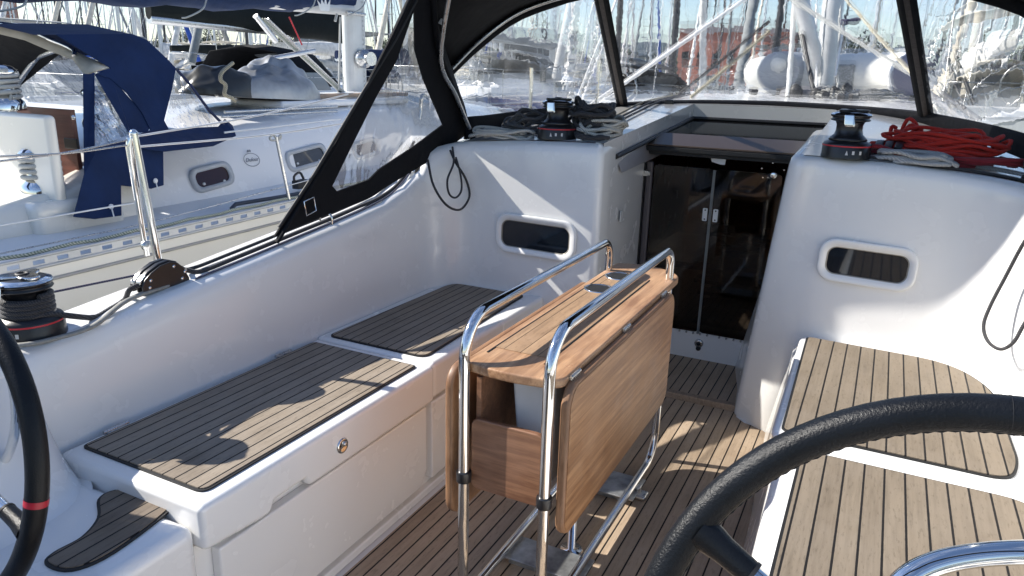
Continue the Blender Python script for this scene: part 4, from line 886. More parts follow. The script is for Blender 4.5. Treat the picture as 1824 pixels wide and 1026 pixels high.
# after end of the cabin: bulkhead, companionway boards, winch plinth
m=MB(); m.prism([V(-3.9,2.26,.43),V(-3.9,2.26,1.10),V(-3.98,2.26,1.16),V(-4.05,2.26,1.16),V(-4.05,2.26,.43)],V(0,-.04,0)); m.build('cabin_bulkhead',G2,nb)
x1=P(60,250,y=1.98).x
xr=P(90,260,y=1.95).x; m=MB(); m.box((xr-.6,1.97,.80),(1.20,.05,.74)); m.build('helm_bulkhead',G2,nb,bevel=.02,seg=3)
BR=varnish('companion_mahogany',(3,50,50),(.16,.05,.032),(.10,.03,.02),.35)
bq_=[P(88,188,y=2.34),P(152,192,y=2.34),P(160,320,y=2.34),P(100,325,y=2.34)]
m=MB(); m.prism([V(bq_[0].x-.04,2.2,bq_[0].z),V(bq_[1].x+.1,2.2,bq_[0].z),V(bq_[1].x+.1,2.2,.45),V(bq_[0].x-.04,2.2,.45)],V(0,.02,0)); m.build('companionway_board',BR,nb)
q=P(120,255,y=2.19); m=MB(); m.box(q+V(.03,0,0),(.10,.01,.05)); m.build('board_vent',PLAST,nb,bevel=.01)
q=P(131,209,y=2.19); MB().lathe([(.012,0),(.010,.006),(0,.008)],q,(0,-1,0),14,False).build('board_lock',STEEL,nb)
# winches on the neighbour
def nwinch(c,s,turn=0):
    w_=MB().lathe([(r*s,h*s) for r,h in [(.075,0),(.075,.02),(.07,.035),(.055,.05),(.05,.06),(.045,.10),(.05,.125),(.066,.132),(.066,.15),(.05,.165),(.03,.17)]],c,n=28).build('winch_drum',STEEL,nb)
    if turn:
        MB().tube(spiral(c,.06*s,.05*s,.150*s,5,0),.0085*s,8).build('wound_line',GROPE,w_)
        MB().tube(smooth([c+V(.06*s,0,.06*s),c+V(.06*s,-.03,.0),c+V(.04,-.05,-.04),c+V(.03,-.05,-.12)],5),.006,6).build('line_tail',GROPE,w_)
cw=P(80,345,x=-3.40); 
m=MB(); m.box(cw+V(.05,.03,-.09),(.34,.42,.17)); m.build('winch_plinth',G2,nb,bevel=.04,seg=4)
nwinch(cw,1.25,1); nwinch(P(182,226,x=-3.95),1.3); nwinch(P(8,196,x=-3.7),1.2,1)
# portlights on the trunk side
def nsurf(q):
    x=-3.37
    for _ in range(6):
        p_=P(*q,x=x); a=sec(max(p_.y,2.28),0)
        for u,v in zip(a,a[1:]):
            if u.z<=p_.z<=v.z: x=lerp(u.x,v.x,(p_.z-u.z)/(v.z-u.z)); break
    return P(*q,x=x)
def nport(q0,q1,w_,h_,xs=-3.37,tl=0):
    c=(nsurf(q0)+nsurf(q1))/2+V(.004,0,0); nn=V(1,.0,.42).normalized(); u=V(0,1,0); v=nn.cross(u)*-1
    if v.z<0: v=-v
    rot=lambda a,b:u*a+v*(b+a*tl)
    o=[rot(*q) for q in rrect(w_+.06,h_+.055,.055,6)]; i=[rot(*q) for q in rrect(w_,h_,.035,6)]
    f=MB(); f.grid([[c+p-nn*.02 for p in o],[c+p+nn*.012 for p in o],[c+p*1.0+nn*.012 for p in i],[c+p-nn*.004 for p in i]],True,True); fo=f.build('portlight_frame',plain('frame_grey',(.42,.44,.46),.4),nb)
    MB().prism([c+p*1.03-nn*.002 for p in i],nn*.004).build('pane',BROWNG if w_<.32 else DARKG,fo)
    for s in (-1,1): MB().lathe([(.008,0),(.008,.006),(.004,.009)],c+u*s*w_*.3-v*h_*.38+nn*.002,nn,10).build('catch',WHITEP,fo)
nport((352,317),(400,314),.235,.085,tl=.10); nport((510,290),(578,272),.34,.085,tl=.10); nport((632,272),(668,258),.26,.08,tl=.10)
# oval emblem with script
c=nsurf((447,285))+V(.002,0,0); nn=V(1,0,.42).normalized(); vv=V(-.42,0,1).normalized()
INK=plain('emblem_ink',(.12,.13,.15),.5)
m=MB(); m.tube([c+nn*.006+V(0,1,0)*.060*math.cos(a)+vv*.040*math.sin(a) for a in np.linspace(0,2*math.pi,40)[:-1]],.0016,6,closed=True); em=m.build('emblem_ring',INK,nb)
def text(name,body,size,origin,ux,uy,mat,parent,shear=0,ext=.0006):
    cu=bpy.data.curves.new(name,'FONT'); cu.body=body; cu.size=size; cu.extrude=ext; cu.align_x='CENTER'; cu.align_y='CENTER'; cu.shear=shear
    ux=Vector(ux).normalized(); uy=Vector(uy).normalized(); uz=ux.cross(uy)
    ob=bpy.data.objects.new(name,cu); C.objects.link(ob)
    me=bpy.data.meshes.new_from_object(ob.evaluated_get(bpy.context.evaluated_depsgraph_get())); bpy.data.objects.remove(ob); bpy.data.curves.remove(cu)
    Mx=Matrix.Translation(origin)@Matrix(((ux.x,uy.x,uz.x,0),(ux.y,uy.y,uz.y,0),(ux.z,uy.z,uz.z,0),(0,0,0,1))); me.transform(Mx); me.materials.clear(); me.materials.append(mat)
    return link(name,me,parent)
text('emblem_script','Dufour',.034,c+nn*.006,V(0,1,0),vv,INK,em,.4)
m=MB(); cc=c+vv*.052+nn*.006
for k in range(5): m.box(cc+V(0,(k-2)*.006,0)+vv*(.004 if k%2 else 0),(.002,.004,.012))
m.build('emblem_crest',INK,em)
# red mark under the sprayhood window
m=MB(); a0=P(181,252,x=-3.80); m.prism([a0,a0+V(0,.03,.03),a0+V(0,.045,.03),a0+V(0,.015,0)],V(.004,0,0)); m.prism([a0+V(0,.0,.045),a0+V(0,.012,.045),a0+V(0,.02,.03),a0+V(0,.008,.03)],V(.004,0,0)); m.build('red_mark',REDP,nb)
# grab rail on the side deck, genoa track
m=MB(); a=P(412,372,x=-3.02); b_=P(575,345,x=-3.04)
m.tube([a,a+V(0,.03,.02),a.lerp(b_,.5)+V(0,0,.022),b_+V(0,.3,.022),b_+V(0,.9,.01)],.011,10); m.build('track_rail',plain('rail_dark',(.07,.08,.10),.4,.6),nb)
m=MB(); 
for k,(y,z) in enumerate(((3.2,.0),)): 
    c=P(535,328,x=-3.1); m.box(c,(.05,.09,.05)); m.tube([c+V(0,-.04,.0),c+V(0,-.05,.05),c+V(0,.0,.07),c+V(0,.03,.03)],.008,7,sub=3)
m.build('track_car',BLK2,nb,bevel=.004)
# neighbour mast, boom, cover
mb=P(634,178,x=-4.45)
m=MB(); pr=[V(mb.x+.085*math.cos(a),mb.y+.125*math.sin(a),0) for a in np.linspace(0,2*math.pi,25)[:-1]]
m.prism([p+V(0,0,mb.z-.05) for p in pr],V(-.02,.05,12)); m.build('mast',MASTW,nb)
m=MB(); 
for k in range(70): m.box((mb.x+.088,mb.y+.03,mb.z+.05+k*.04),(.004,.012,.016))
m.build('mast_track',STEELD,nb)
m=MB(); m.lathe([(.075,0),(.08,.02),(.08,.06),(.05,.07),(.045,.13),(.06,.14)],V(mb.x+.09,mb.y-.02,1.48),(1,-.2,0),22); m.build('mast_winch',STEELD,nb)
NLOG=V(mb.x,mb.y,0)
bz=lambda y:interp(y,[-1.,2.5,4.4,5.5],[1.66,1.70,1.79,1.90])
rows=[]
for y in np.linspace(-2.0,mb.y-.05,40):
    k=interp(y,[-2,1.5,4.6,mb.y-.4,mb.y-.05],[.10,.20,.24,.24,.16]); z=bz(y); rw=[]
    for a in np.linspace(0,2*math.pi,21)[:-1]:
        rr_=k*(1+.06*math.sin(y*9+a*3)); zz=math.cos(a); rw.append(V(mb.x+.02+math.sin(a)*rr_*(.62 if zz>0 else .55),y,z+k*1.22+zz*rr_*(1.45 if zz>0 else 1.2)))
    rows.append(rw)
BC=canvas('navy_sail_cover',(.006,.022,.075),.05); m=MB(); m.grid(rows,True,True); m.add(rows[0],[tuple(range(20))]); cov=m.build('boom_cover',BC,nb)
m=MB(); m.tube([V(mb.x+.02,-2.1,bz(-2.0)+.02),V(mb.x+.02,mb.y,bz(mb.y)+.0)],.055,12); m.build('boom',MASTW,nb)
# crown emblem
cq=P(578,8,x=mb.x+.165); u=V(0,1,.06).normalized(); v=V(0,-.06,1).normalized()
m=MB(); m.prism([cq+u*a+v*b for a,b in ((-.055,-.05),(.05,-.05),(.075,.045),(.03,-.005),(.012,.06),(-.005,.0),(-.035,.045),(-.045,-.005),(-.085,.03))],V(.004,0,0)); m.build('crown_emblem',WHITEP,cov)
for q0,q1 in (((0,20),(48,-3)),((335,30),(368,-3)),((533,26),(562,-3)),((625,26),(652,-3))):
    a,b_=P(*q0,x=mb.x+.165),P(*q1,x=mb.x+.15); MB().tube([a+V(0,-.05,-.01),a,a.lerp(b_,.5)+V(.02,.02,-.01),b_,b_+V(0,.08,.2)],.006,6,sub=4).build('lazy_line',GROPE,cov)
# tackle from boom to mast foot
for k,dx in enumerate((0,.04,.08,.12)):
    MB().tube([P(462+5*k,33,x=mb.x+.03),P(614+3*k,172,x=mb.x+.06)],.007,6).build('vang_line',(GROPE,NROPE,WROPE,STEELD)[k],nb)
MB().tube([P(455,28,x=mb.x+.02),P(492,74,x=mb.x+.03)],.022,10).build('vang_block',ALU,nb)
for q0,q1,mt,r in (((515,30),(538,80),REDP,.006),((606,30),(604,160),GROPE,.009),((597,38),(600,25),GROPE,.012),((560,90),(455,110),ALU,.02),((617,22),(650,26),STEELD,.014)):
    MB().tube([P(*q0,x=mb.x+.1),P(*q1,x=mb.x+.1)],r,6).build('control_line',mt,nb)
for k in range(7): MB().ball(P(605+9*k,168+4*(k%3),x=mb.x+.08),.03,8).build('mast_foot_block',STEELD if k%2 else BLK2,nb)
m=MB(); 
for k,(qa,qb,qc,xx) in enumerate((((603,248),(622,186),(648,200),-3.75),((742,250),(752,170),(775,190),-3.6))):
    a,b_,c_=P(*qa,x=xx),P(*qb,x=xx),P(*qc,x=xx-.25)
    MB().tube([a+V(0,0,-.15),a,a.lerp(b_,.7),b_,b_.lerp(c_,.5)+V(0,0,.02),c_,c_+V(0,0,-.3)],.016,12,sub=5).build('mast_guard',STEEL,nb)
# deck boards and hatches forward of the sprayhood
m=MB(); m.box((-3.95,4.6,1.145),(.5,1.5,.05)); m.build('sea_hood',G,nb,bevel=.02)
m=MB(); m.box((-3.86,4.7,1.19),(.10,1.6,.03)); m.build('handrail',plain('grab_teak',(.33,.24,.17),.6),nb,bevel=.008)
m=MB(); m.tube([P(400,200,x=-3.55),P(600,190,x=-3.6)],.010,6); m.tube([P(395,208,x=-3.5),P(600,198,x=-3.55)],.008,6); m.build('deck_track',STEELD,nb)
line('rope','thin white shroud line crossing the neighbour cabin side',[P(400,236,x=-3.1),P(520,222,x=-3.15),P(606,212,x=-3.2)],.005,WHITEP)
# vertical stanchion of the neighbour with clip
t=thing('stanchion','thin grey stanchion with a rope knot on the neighbour yacht','stanchion',tuple(P(520,378,x=-2.86)))
MB().tube([P(520,378,x=-2.86),P(492,244,x=-2.9)],.009,8).build('post',STEELD,t)
MB().tube([P(q[0],q[1],x=-2.9) for q in ((480,246),(486,240),(494,246),(500,240),(498,248),(484,250),(480,246))],.006,6,sub=3).build('knot',GROPE,t)
# lifelines and spray cloth fasteners of the neighbour
for k,pp in enumerate((((-20,405),(100,385),(200,368),(240,362)),((-20,456),(130,425),(280,393),(460,345),(560,318)))):
    line('lifeline',['upper thin wire on the neighbour yacht rail','lower thin wire on the neighbour yacht rail'][k],[P(*q,x=-2.93) for q in pp],.0035,WHITEP if k==0 else STEELD,'lifeline',sub=2)
# navy sprayhood of the neighbour: one thing with its parts
nh=thing('sprayhood','navy blue sprayhood with cream edge binding on the neighbour yacht','sprayhood',(-4.2,2.6,1.0))
XN=-3.42
def HP(q,x=None): return P(*q,x=XN if x is None else x)
CLV=vinyl('hood_vinyl',8,.4,1.06,.09,(2,2,1.2),.4)
# side cloth outline and its two windows
nhx=lambda q:interp(q[1],[48,120,230,265,385],[-3.62,-3.50,-3.36,-3.20,-3.12])
def H(q,dx=0): return P(*q,x=nhx(q)+dx)
def poly(name,qs,mat,par,dx=0,th=0):
    pts=[H(q,dx) for q in qs]; o=MB(); o.add(pts,[tuple(range(len(pts)))]); return o.build(name,mat,par,solid=th)
# aft leg
poly('side_panel',[(148,132),(168,132),(168,275),(230,262),(290,256),(291,330),(270,336),(215,330),(216,384),(170,390),(131,386),(150,310)],NAVY,nh,0,.006)
poly('side_panel',[(168,132),(200,140),(240,185),(270,222),(262,236),(232,236),(290,258),(168,277),(168,262),(235,248)],NAVY,nh,.003,.0)
# main side sweep
poly('side_panel',[(100,62),(235,61),(262,72),(300,108),(313,122),(306,160),(292,215),(300,230),(388,226),(400,212),(414,224),(420,242),(380,260),(291,270),(230,262),(246,240),(268,232),(252,200),(225,165),(196,140),(170,132),(198,122)],NAVY,nh,.006,.006)
poly('side_window',[(169,134),(190,142),(232,190),(268,228),(262,236),(236,238),(169,262)],CLV,nh,-.012)
poly('front_window',[(314,124),(330,142),(362,180),(388,224),(352,229),(300,228),(295,215)],CLV,nh,-.012)
m=MB(); m.tube([H(q,.01) for q in ((315,124),(340,152),(372,196),(402,226))],.008,7); m.build('front_seam',plain('binding_navy',(.012,.02,.07),.6),nh)
# top surface, running to the far side
tp=[(0,52),(60,62),(150,62),(235,61),(262,72),(300,108),(313,122)]
rows=[[H(q,.006) for q in tp[1:]],[H(q,.006)+V(-.35,0,.05) for q in tp[1:]],[H(q,.006)+V(-.95,0,.06) for q in tp[1:]],[H(q,.006)+V(-1.5,.0,0) for q in tp[1:]],[H(q,.006)+V(-1.7,0,-.25) for q in tp[1:]],[H(q,.006)+V(-1.75,0,-.6) for q in tp[1:]]]
MB().grid(rows).build('roof',NAVY,nh)
# cream bound after edge (arched bow seen from aft)
eq=[(-60,36),(0,47),(45,55),(95,78),(130,100),(150,106),(198,120)]
top_=[P(*q,x=x) for q,x in zip([(-60,36),(0,44),(45,52),(90,72),(130,90),(165,106),(198,120)],(-4.4,-4.1,-3.95,-3.8,-3.7,-3.58,-3.5))]
bot_=[P(*q,x=x) for q,x in zip([(-60,50),(0,61),(45,72),(92,92),(130,106),(150,134),(172,126)],(-4.38,-4.08,-3.93,-3.78,-3.69,-3.56,-3.49))]
CB=canvas('cream_binding',(.50,.46,.38)); MB().grid([top_,bot_]).build('edge_binding',CB,nh,solid=.01)
MB().tube([top_[k]+V(.01,-.01,.006) for k in range(5)]+[P(132,100,x=-3.66)],.011,10,sub=4).build('hood_bow',STEEL,nh)
# underside seen dark, lining and inner frame
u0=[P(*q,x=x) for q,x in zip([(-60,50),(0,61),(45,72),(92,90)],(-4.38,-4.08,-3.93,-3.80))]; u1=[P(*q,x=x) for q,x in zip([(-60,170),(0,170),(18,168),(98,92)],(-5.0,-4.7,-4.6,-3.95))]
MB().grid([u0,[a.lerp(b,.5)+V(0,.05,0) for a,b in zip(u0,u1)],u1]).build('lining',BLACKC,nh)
MB().tube([P(18,168,x=-4.5),P(60,110,x=-4.15),P(78,97,x=-4.0),P(104,88,x=-3.85)],.013,10,sub=3).build('inner_bow',STEELD,nh)
MB().add([P(20,168,x=-4.62),P(62,112,x=-4.3),P(98,94,x=-4.1),P(140,104,x=-3.9),P(152,175,x=-3.95),P(152,178,x=-4.2),P(60,182,x=-4.5)],[tuple(range(7))]).build('front_window',CLV,nh)
for q in ((277,322),(198,368)):
    c=H(q,.012); f=MB().ball(c,.013,10,(.5,1,1)).build('fastener',WHITEP,nh); MB().tube([c,H((q[0]+5,q[1]+18),.03)],.003,6).build('shock_cord',WHITEP,f)
line('lifeline','white lacing line along the foot of the navy spray cloth',[P(100,384,x=-3.16),P(198,368,x=-3.2),P(236,362,x=-3.22)],.004,WHITEP,'lifeline',sub=1)
MB().prism([P(150,330,x=-3.36),P(100,383,x=-3.2),P(132,378,x=-3.3)],V(-.004,0,0)).build('corner_strap',CREAMC,nh)
# covered tender on the neighbour's foredeck
tn=thing('covered_dinghy','silver and black tarpaulin bundled over a dinghy on the neighbour yacht','dinghy',(-4.0,4.4,1.15))
def blob(name,q0,q1,x,ht,wd,mat,seed,par,n=26):
    rnd=random.Random(seed); a,b_=P(*q0,x=x),P(*q1,x=x); rows=[]
    for i in range(n+1):
        t=i/n; c=a.lerp(b_,t); k=max(.03,math.sin(math.pi*min(1,max(0,t)))**.45); rw=[]
        for j in range(19):
            an=math.pi*j/18; f=1+.14*math.sin(t*11+j*.5+seed)+.07*math.sin(t*23-j*1.1)+.05*math.sin(t*5+j*2.2)
            rw.append(c+V(math.cos(an)*wd*k,0,math.sin(an)**.7*ht*k*f if 0<an<math.pi-.001 else 0))
        rows.append(rw)
    return MB().grid(rows).build(name,mat,par,subd=1)
DKT=plain('black_tarpaulin',(.025,.027,.028),.28,0,.4,6,.5,9)
blob('tarpaulin',(325,165),(470,178),-4.05,.19,.26,DKT,1,tn); blob('tarpaulin',(392,172),(560,178),-3.95,.20,.24,SILVERC,4,tn); blob('tarpaulin',(420,165),(545,165),-4.05,.23,.2,SILVERC,9,tn)
MB().tube([P(q[0],q[1],x=-3.70) for q in ((415,112),(396,128),(393,142),(402,152),(400,168),(412,174),(420,180))],.012,8,sub=4).build('lashing',TROPE,tn)
print('neighbour ok')
# ================================================================= THE MARINA BEHIND
FW=gelcoat('far_hull_white',(.72,.72,.71),.3); WIN=plain('far_window',(.02,.022,.028),.2)
MASTD=plain('mast_dark',(.05,.05,.055),.4,.4); FRAMED=plain('far_clear_panel',(.22,.24,.26),.12)
def yacht(name,label,hull,cover,hood,L=11.,B=3.7,fb=1.15,mast=None,mh=14.5,genoa=None,bim=False,stripe=None,group=None,seed=0):
    rnd=random.Random(seed); t=thing(name,label,'sailing yacht',(0,0,0),0,group); LOCAL.add(t.name); mast=mast or ALU
    m=MB(); rr=hullgrid(m,0,0,L,B/2,fb,fb+.28,zw=0,stern=.85,mid=.4,bow=2.2,n=20); m.build('hull',hull,t)
    l,r=sheer(rr); m=MB(); m.grid([[a.lerp(b,q)+V(0,0,.07*math.sin(math.pi*q)-.004) for q in (0,.15,.5,.85,1)] for a,b in zip(l,r)]); m.build('deck',GD,t)
    m=MB(); m.tube([p+V(.02,0,.03) for p in l],.022,5); m.tube([p+V(-.02,0,.03) for p in r],.022,5); m.build('toe_rail',ALU,t)
    if stripe: m=MB(); m.tube([p+V(-.004,0,-.16) for p in l[:-1]],.03,5); m.tube([p+V(.004,0,-.16) for p in r[:-1]],.03,5); m.build('hull_stripe',stripe,t)
    # cabin
    rows=[]
    for y,h,w_ in ((.34,0.0,.64),(.345,.42,.62),(.42,.44,.62),(.55,.40,.58),(.68,.26,.44),(.76,.06,.30)):
        z=fb+.06; x=w_*B/2; rows.append([V(-x,L*y,z),V(-x*.96,L*y,z+h*.75),V(-x*.84,L*y,z+h),V(0,L*y,z+h+.07),V(x*.84,L*y,z+h),V(x*.96,L*y,z+h*.75),V(x,L*y,z)])
    m=MB(); m.grid(rows); cab=m.build('cabin',G,t)
    m=MB()
    for s in (-1,1):
        for y0 in (.38,.46,.54,.60): 
            k=.62-(max(0,y0-.42))*.9*.35; m.prism([V(s*(k*B/2*.985),L*y0,fb+.19),V(s*(k*B/2*.985),L*(y0+.052),fb+.19),V(s*(k*B/2*.97),L*(y0+.05),fb+.33),V(s*(k*B/2*.97),L*(y0+.004),fb+.33)],V(s*.03,0,0))
    m.build('window_band',WIN,t)
    # cockpit coamings, wheel
    m=MB(); 
    for s in (-1,1): m.box((s*B*.30,L*.19,fb+.16),(.22,L*.30,.26))
    m.box((0,L*.02,fb+.1),(B*.7,.25,.25)); m.build('cockpit_coaming',G,t,bevel=.05)
    m=MB(); m.tube([V(.42*math.cos(a),L*.10,fb+.62+.42*math.sin(a)) for a in np.linspace(0,2*math.pi,20)[:-1]],.018,6,closed=True); m.tube([V(0,L*.10+.05,fb),V(0,L*.10+.05,fb+.7)],.07,8); m.build('steering_gear',STEELD,t)
    # rig
    my=L*.56; m=MB(); m.tube([V(0,my,fb+.3),V(0,my-.05,mh*.6),V(0,my-.18,mh)],[.10,.10,.075],12); m.build('mast',mast,t)
    m=MB(); 
    for f in (.42,.70): m.tube([V(-.55-.35*(1-f),my-.30,mh*f),V(0,my,mh*f),V(.55+.35*(1-f),my-.30,mh*f)],.028,6)
    m.build('spreader',mast,t)
    m=MB()
    for s in (-1,1):
        m.tube([V(s*B*.44,my-.3,fb),V(s*(.55+.35*.3),my-.3,mh*.70),V(0,my-.12,mh*.93)],.009,4); m.tube([V(s*B*.42,my-.3,fb),V(0,my,mh*.66)],.008,4)
        m.tube([V(s*B*.30,.15,fb),V(0,my-.17,mh*.99)],.008,4)
    m.tube([V(0,L*.985,fb+.35),V(0,my-.15,mh*.96)],.010,4); m.build('rigging',STEELD,t)
    if genoa:
        a,b_=V(0,L*.975,fb+.6),V(0,my+.25,mh*.90); pts=[a.lerp(b_,q) for q in np.linspace(0,1,14)]
        m=MB(); m.tube([p+V(rnd.uniform(-.01,.01),0,0) for p in pts],[lerp(.14,.05,q)*(1+.12*math.sin(q*40)) for q in np.linspace(0,1,14)],9); m.build('furled_sail',genoa,t)
    bzz=fb+1.25+rnd.uniform(-.1,.2); bl=L*.40
    m=MB(); m.tube([V(0,my-.12,bzz),V(0,my-bl,bzz+.05)],.07,10); m.build('boom',mast,t)
    if cover:
        rows=[]
        for q in np.linspace(0,1,14):
            k=lerp(.30,.13,q)*(1+.05*math.sin(q*25+seed)); y=my-.0-bl*q; rows.append([V(math.sin(a)*k*.55,y,bzz+.16+math.cos(a)*k*(1.3 if math.cos(a)>0 else .9)) for a in np.linspace(0,2*math.pi,13)[:-1]])
        m=MB(); m.grid(rows,True,True); m.add(rows[0],[tuple(range(12))]); m.add(rows[-1],[tuple(range(12))]); m.build('sail_cover',cover,t)
    if hood:
        rows=[]
        for y,h,w_ in ((.315,.98,.56),(.36,1.02,.56),(.40,.95,.55),(.455,.46,.50)):
            x=w_*B/2; z=fb+.06; rows.append([V(-x,L*y,z+.25),V(-x*.97,L*y,z+h*.75),V(-x*.75,L*y,z+h),V(0,L*y,z+h+.10),V(x*.75,L*y,z+h),V(x*.97,L*y,z+h*.75),V(x,L*y,z+.25)])
        m=MB(); m.grid(rows); hd=m.build('sprayhood',hood,t,solid=.01)
        m=MB(); z=fb+.06
        for s in (-1,1): m.prism([V(s*.57*B/2,L*.335,z+.36),V(s*.57*B/2,L*.405,z+.36),V(s*.555*B/2,L*.385,z+.66),V(s*.555*B/2,L*.345,z+.66)],V(s*.012,0,0))
        m.prism([V(-.38*B/2,L*.4,z+.93+.02),V(.38*B/2,L*.4,z+.95),V(.38*B/2,L*.452,z+.54),V(-.38*B/2,L*.452,z+.54)],V(0,.02,.03)); m.build('hood_window',FRAMED,hd)
    if bim:
        rows=[[V(x,y,fb+2.0+.12*math.cos(x)) for x in np.linspace(-B*.36,B*.36,6)] for y in (L*.02,L*.12,L*.22)]
        m=MB(); m.grid(rows); bi=m.build('bimini',bim,t,solid=.02); m=MB()
        for s in (-1,1): m.tube([V(s*B*.36,L*.03,fb),V(s*B*.36,L*.03,fb+2.05)],.014,6); m.tube([V(s*B*.36,L*.12,fb),V(s*B*.36,L*.22,fb+2.05)],.014,6)
        m.build('bimini_frame',STEELD,bi)
    # pulpit, pushpit, stanchions with wires
    m=MB(); 
    for s in (-1,1):
        prev=None
        for i in (1,4,7,10,13,16,18):
            p=(l if s<0 else r)[i]; m.tube([p,p+V(0,0,.62)],.013,5)
            if prev is not None:
                for h in (.31,.61): m.tube([prev+V(0,0,h),p+V(0,0,h)],.006,4)
            prev=p
    m.tube([l[1]+V(0,0,.62),V(-B*.3,-.05,fb+.64),V(B*.3,-.05,fb+.64),r[1]+V(0,0,.62)],.014,6,sub=3); m.tube([l[18]+V(0,0,.62),V(0,L*1.0,fb+.95),r[18]+V(0,0,.62)],.015,6,sub=3); m.build('guard_rails',STEELD,t)
    # fenders
    m=MB()
    for s,i in ((-1,5),(-1,9),(-1,12),(1,6),(1,10)):
        p=(l if s<0 else r)[i]; MB().tube([p+V(s*.12,0,-.12),p+V(s*.13,0,-.2),p+V(s*.13,0,-.65),p+V(s*.12,0,-.72)],[.04,.11,.11,.04],10).build('fender',WHITEP if i%2 else NAVY,t)
    return t
def dup(root,loc,rz,label,group,sc_=1.,name=None):
    r=root.copy(); C.objects.link(r); r.location=loc; r.rotation_euler=(0,0,rz); r.scale=(sc_,)*3; r['label']=label; r['group']=group
    for ch in list(root.children):
        c=ch.copy(); C.objects.link(c); c.parent=r
        for g in ch.children:
            d=g.copy(); C.objects.link(d); d.parent=c
    return r
SPEC=[('white yacht with black sail cover',FW,DKGREEN,BLACKC,11.5,3.8,1.2,None,15,None,None,None),
      ('white yacht with navy sail cover',FW,NAVY,NAVY,10.5,3.5,1.1,None,14,WHITEC,None,NAVY),
      ('blue hulled yacht with grey sail cover',GBLUE,GREYC,GREYC,12,3.9,1.25,None,15.5,WHITEC,None,WHITEP),
      ('cream yacht with white furled sails',G2,WHITEC,CREAMC,10.8,3.6,1.15,None,14,CREAMC,CREAMC,None),
      ('white yacht, grey sail cover and bimini',FW,GREYC,GREYC,12.5,4.0,1.3,MASTD,16,GREYC,GREYC,None),
      ('white yacht with bright blue sail cover',FW,BLUEC,BLUEC,9.8,3.3,1.05,None,13,BLUEC,None,BLUEC),
      ('white yacht with dark mast and bare boom',FW,None,BLACKC,11,3.7,1.15,MASTD,15.5,WHITEC,None,plain('red_stripe',(.45,.03,.03),.4))]
protos=[]; used=[False]*len(SPEC)
for i,s in enumerate(SPEC): protos.append(yacht('sailing_yacht',s[0],s[1],s[2],s[3],s[4],s[5],s[6],s[7],s[8],s[9],s[10],s[11],None,i))
FLEET=[]
def place(i,x,y,rz,where,sc_=1.):
    o=place_(i,x,y,rz,where,sc_); FLEET.append((o,i,where)); return o
def place_(i,x,y,rz,where,sc_=1.):
    lab=SPEC[i][0]+' '+where; grp=lab.replace('yacht','yachts',1)
    if not used[i]:
        used[i]=True; o=protos[i]; o.location=(x,y,ZW); o.rotation_euler=(0,0,rz); o.scale=(sc_,)*3; o['label']=lab; o['group']=grp; return o
    return dup(protos[i],(x,y,ZW),rz,lab,grp,sc_)
# the finger berths to port, beyond the neighbour
for i,x,y,rz in ((0,-10.0,6.0,0),(2,-14.8,4.0,0),(0,-19.4,6.2,0),(1,-24,4.6,0),(6,-28.6,6.,0),(4,-33.3,4.,0),(3,-37,4,0),(2,-42,2,0),(1,-47,3,0),(0,-52,3,0)):
    place(i,x,y,rz+R_(random.uniform(-1.5,1.5)),'in the port berths',random.uniform(.95,1.05))
rnd=random.Random(12)
rowsd=[(17.5,-52,9,'in the nearest row ahead'),(31,-84,14,'in the second row ahead'),(50,-120,18,'in the third row ahead'),(74,-120,24,'in the fourth row ahead'),(88,-140,30,'in the fifth row ahead'),(110,-190,36,'in the farthest row')]
for ri,(y0,xa,xb,wh) in enumerate(rowsd):
    x=xa+rnd.uniform(0,2); k=0
    while x<xb:
        if ri>=3 and rnd.random()<.12: x+=4.5; continue
        i=rnd.choice([0,1,2,3,4,3,6,6,3,4,5]) if ri>0 else [2,3,1,6,4,5,0,3,1,2,6][k%11]
        if not (ri==0 and -4.2<x<1.5): place(i,x,y0+rnd.uniform(-1.2,1.2),(0 if ri%2==0 else math.pi)+R_(rnd.uniform(-3,3)),wh,rnd.uniform(.86,1.12))
        x+=rnd.uniform(4.2,5.0)*(1+.03*ri); k+=1
# red brown warehouse, sheds and long white motor yachts
BRICK=plain('red_brown_cladding',(.37,.155,.115),.7,0,.25,.4); ROOFG=plain('roof_grey',(.25,.25,.26),.6)
def shed(name,label,x,y,w_,d,h,mat,nw=9):
    t=thing(name,label,'building',(x,y,ZW)); LOCAL.add(t.name)
    MB().box((0,d/2,h/2),(w_,d,h)).build('wall',mat,t)
    m=MB(); m.prism([V(-w_/2-.3,-.3,h),V(w_/2+.3,-.3,h),V(w_/2+.3,-.3,h+.3),V(0,-.3,h+w_*.05),V(-w_/2-.3,-.3,h+.3)],V(0,d+.6,0)); m.build('roof',ROOFG,t)
    for k in range(nw): MB().box((-w_/2+w_*(k+.5)/nw,-.03,h*.62),(w_/nw*.45,.08,h*.22)).build('window',WIN,t)
    for k in range(2): MB().box((-w_*.25+k*w_*.5,-.03,h*.20),(w_*.09,.08,h*.40)).build('door',ROOFG,t)
shed('warehouse','red brown boat shed beyond the masts, seen over the bow',-18.5,95,13,10,8.2,BRICK,7)
shed('warehouse','long pale clubhouse behind the masts ahead to port',-70,150,44,12,7,INTER,14)
shed('warehouse','pale low store among the far masts on the starboard side',14,150,22,12,6,G2,8)
BT=plain('terracotta_wall',(.40,.20,.14),.7,0,.2,.5)
shed('warehouse','terracotta building glimpsed under the navy boom cover',-118,48,26,14,11,BT,8)
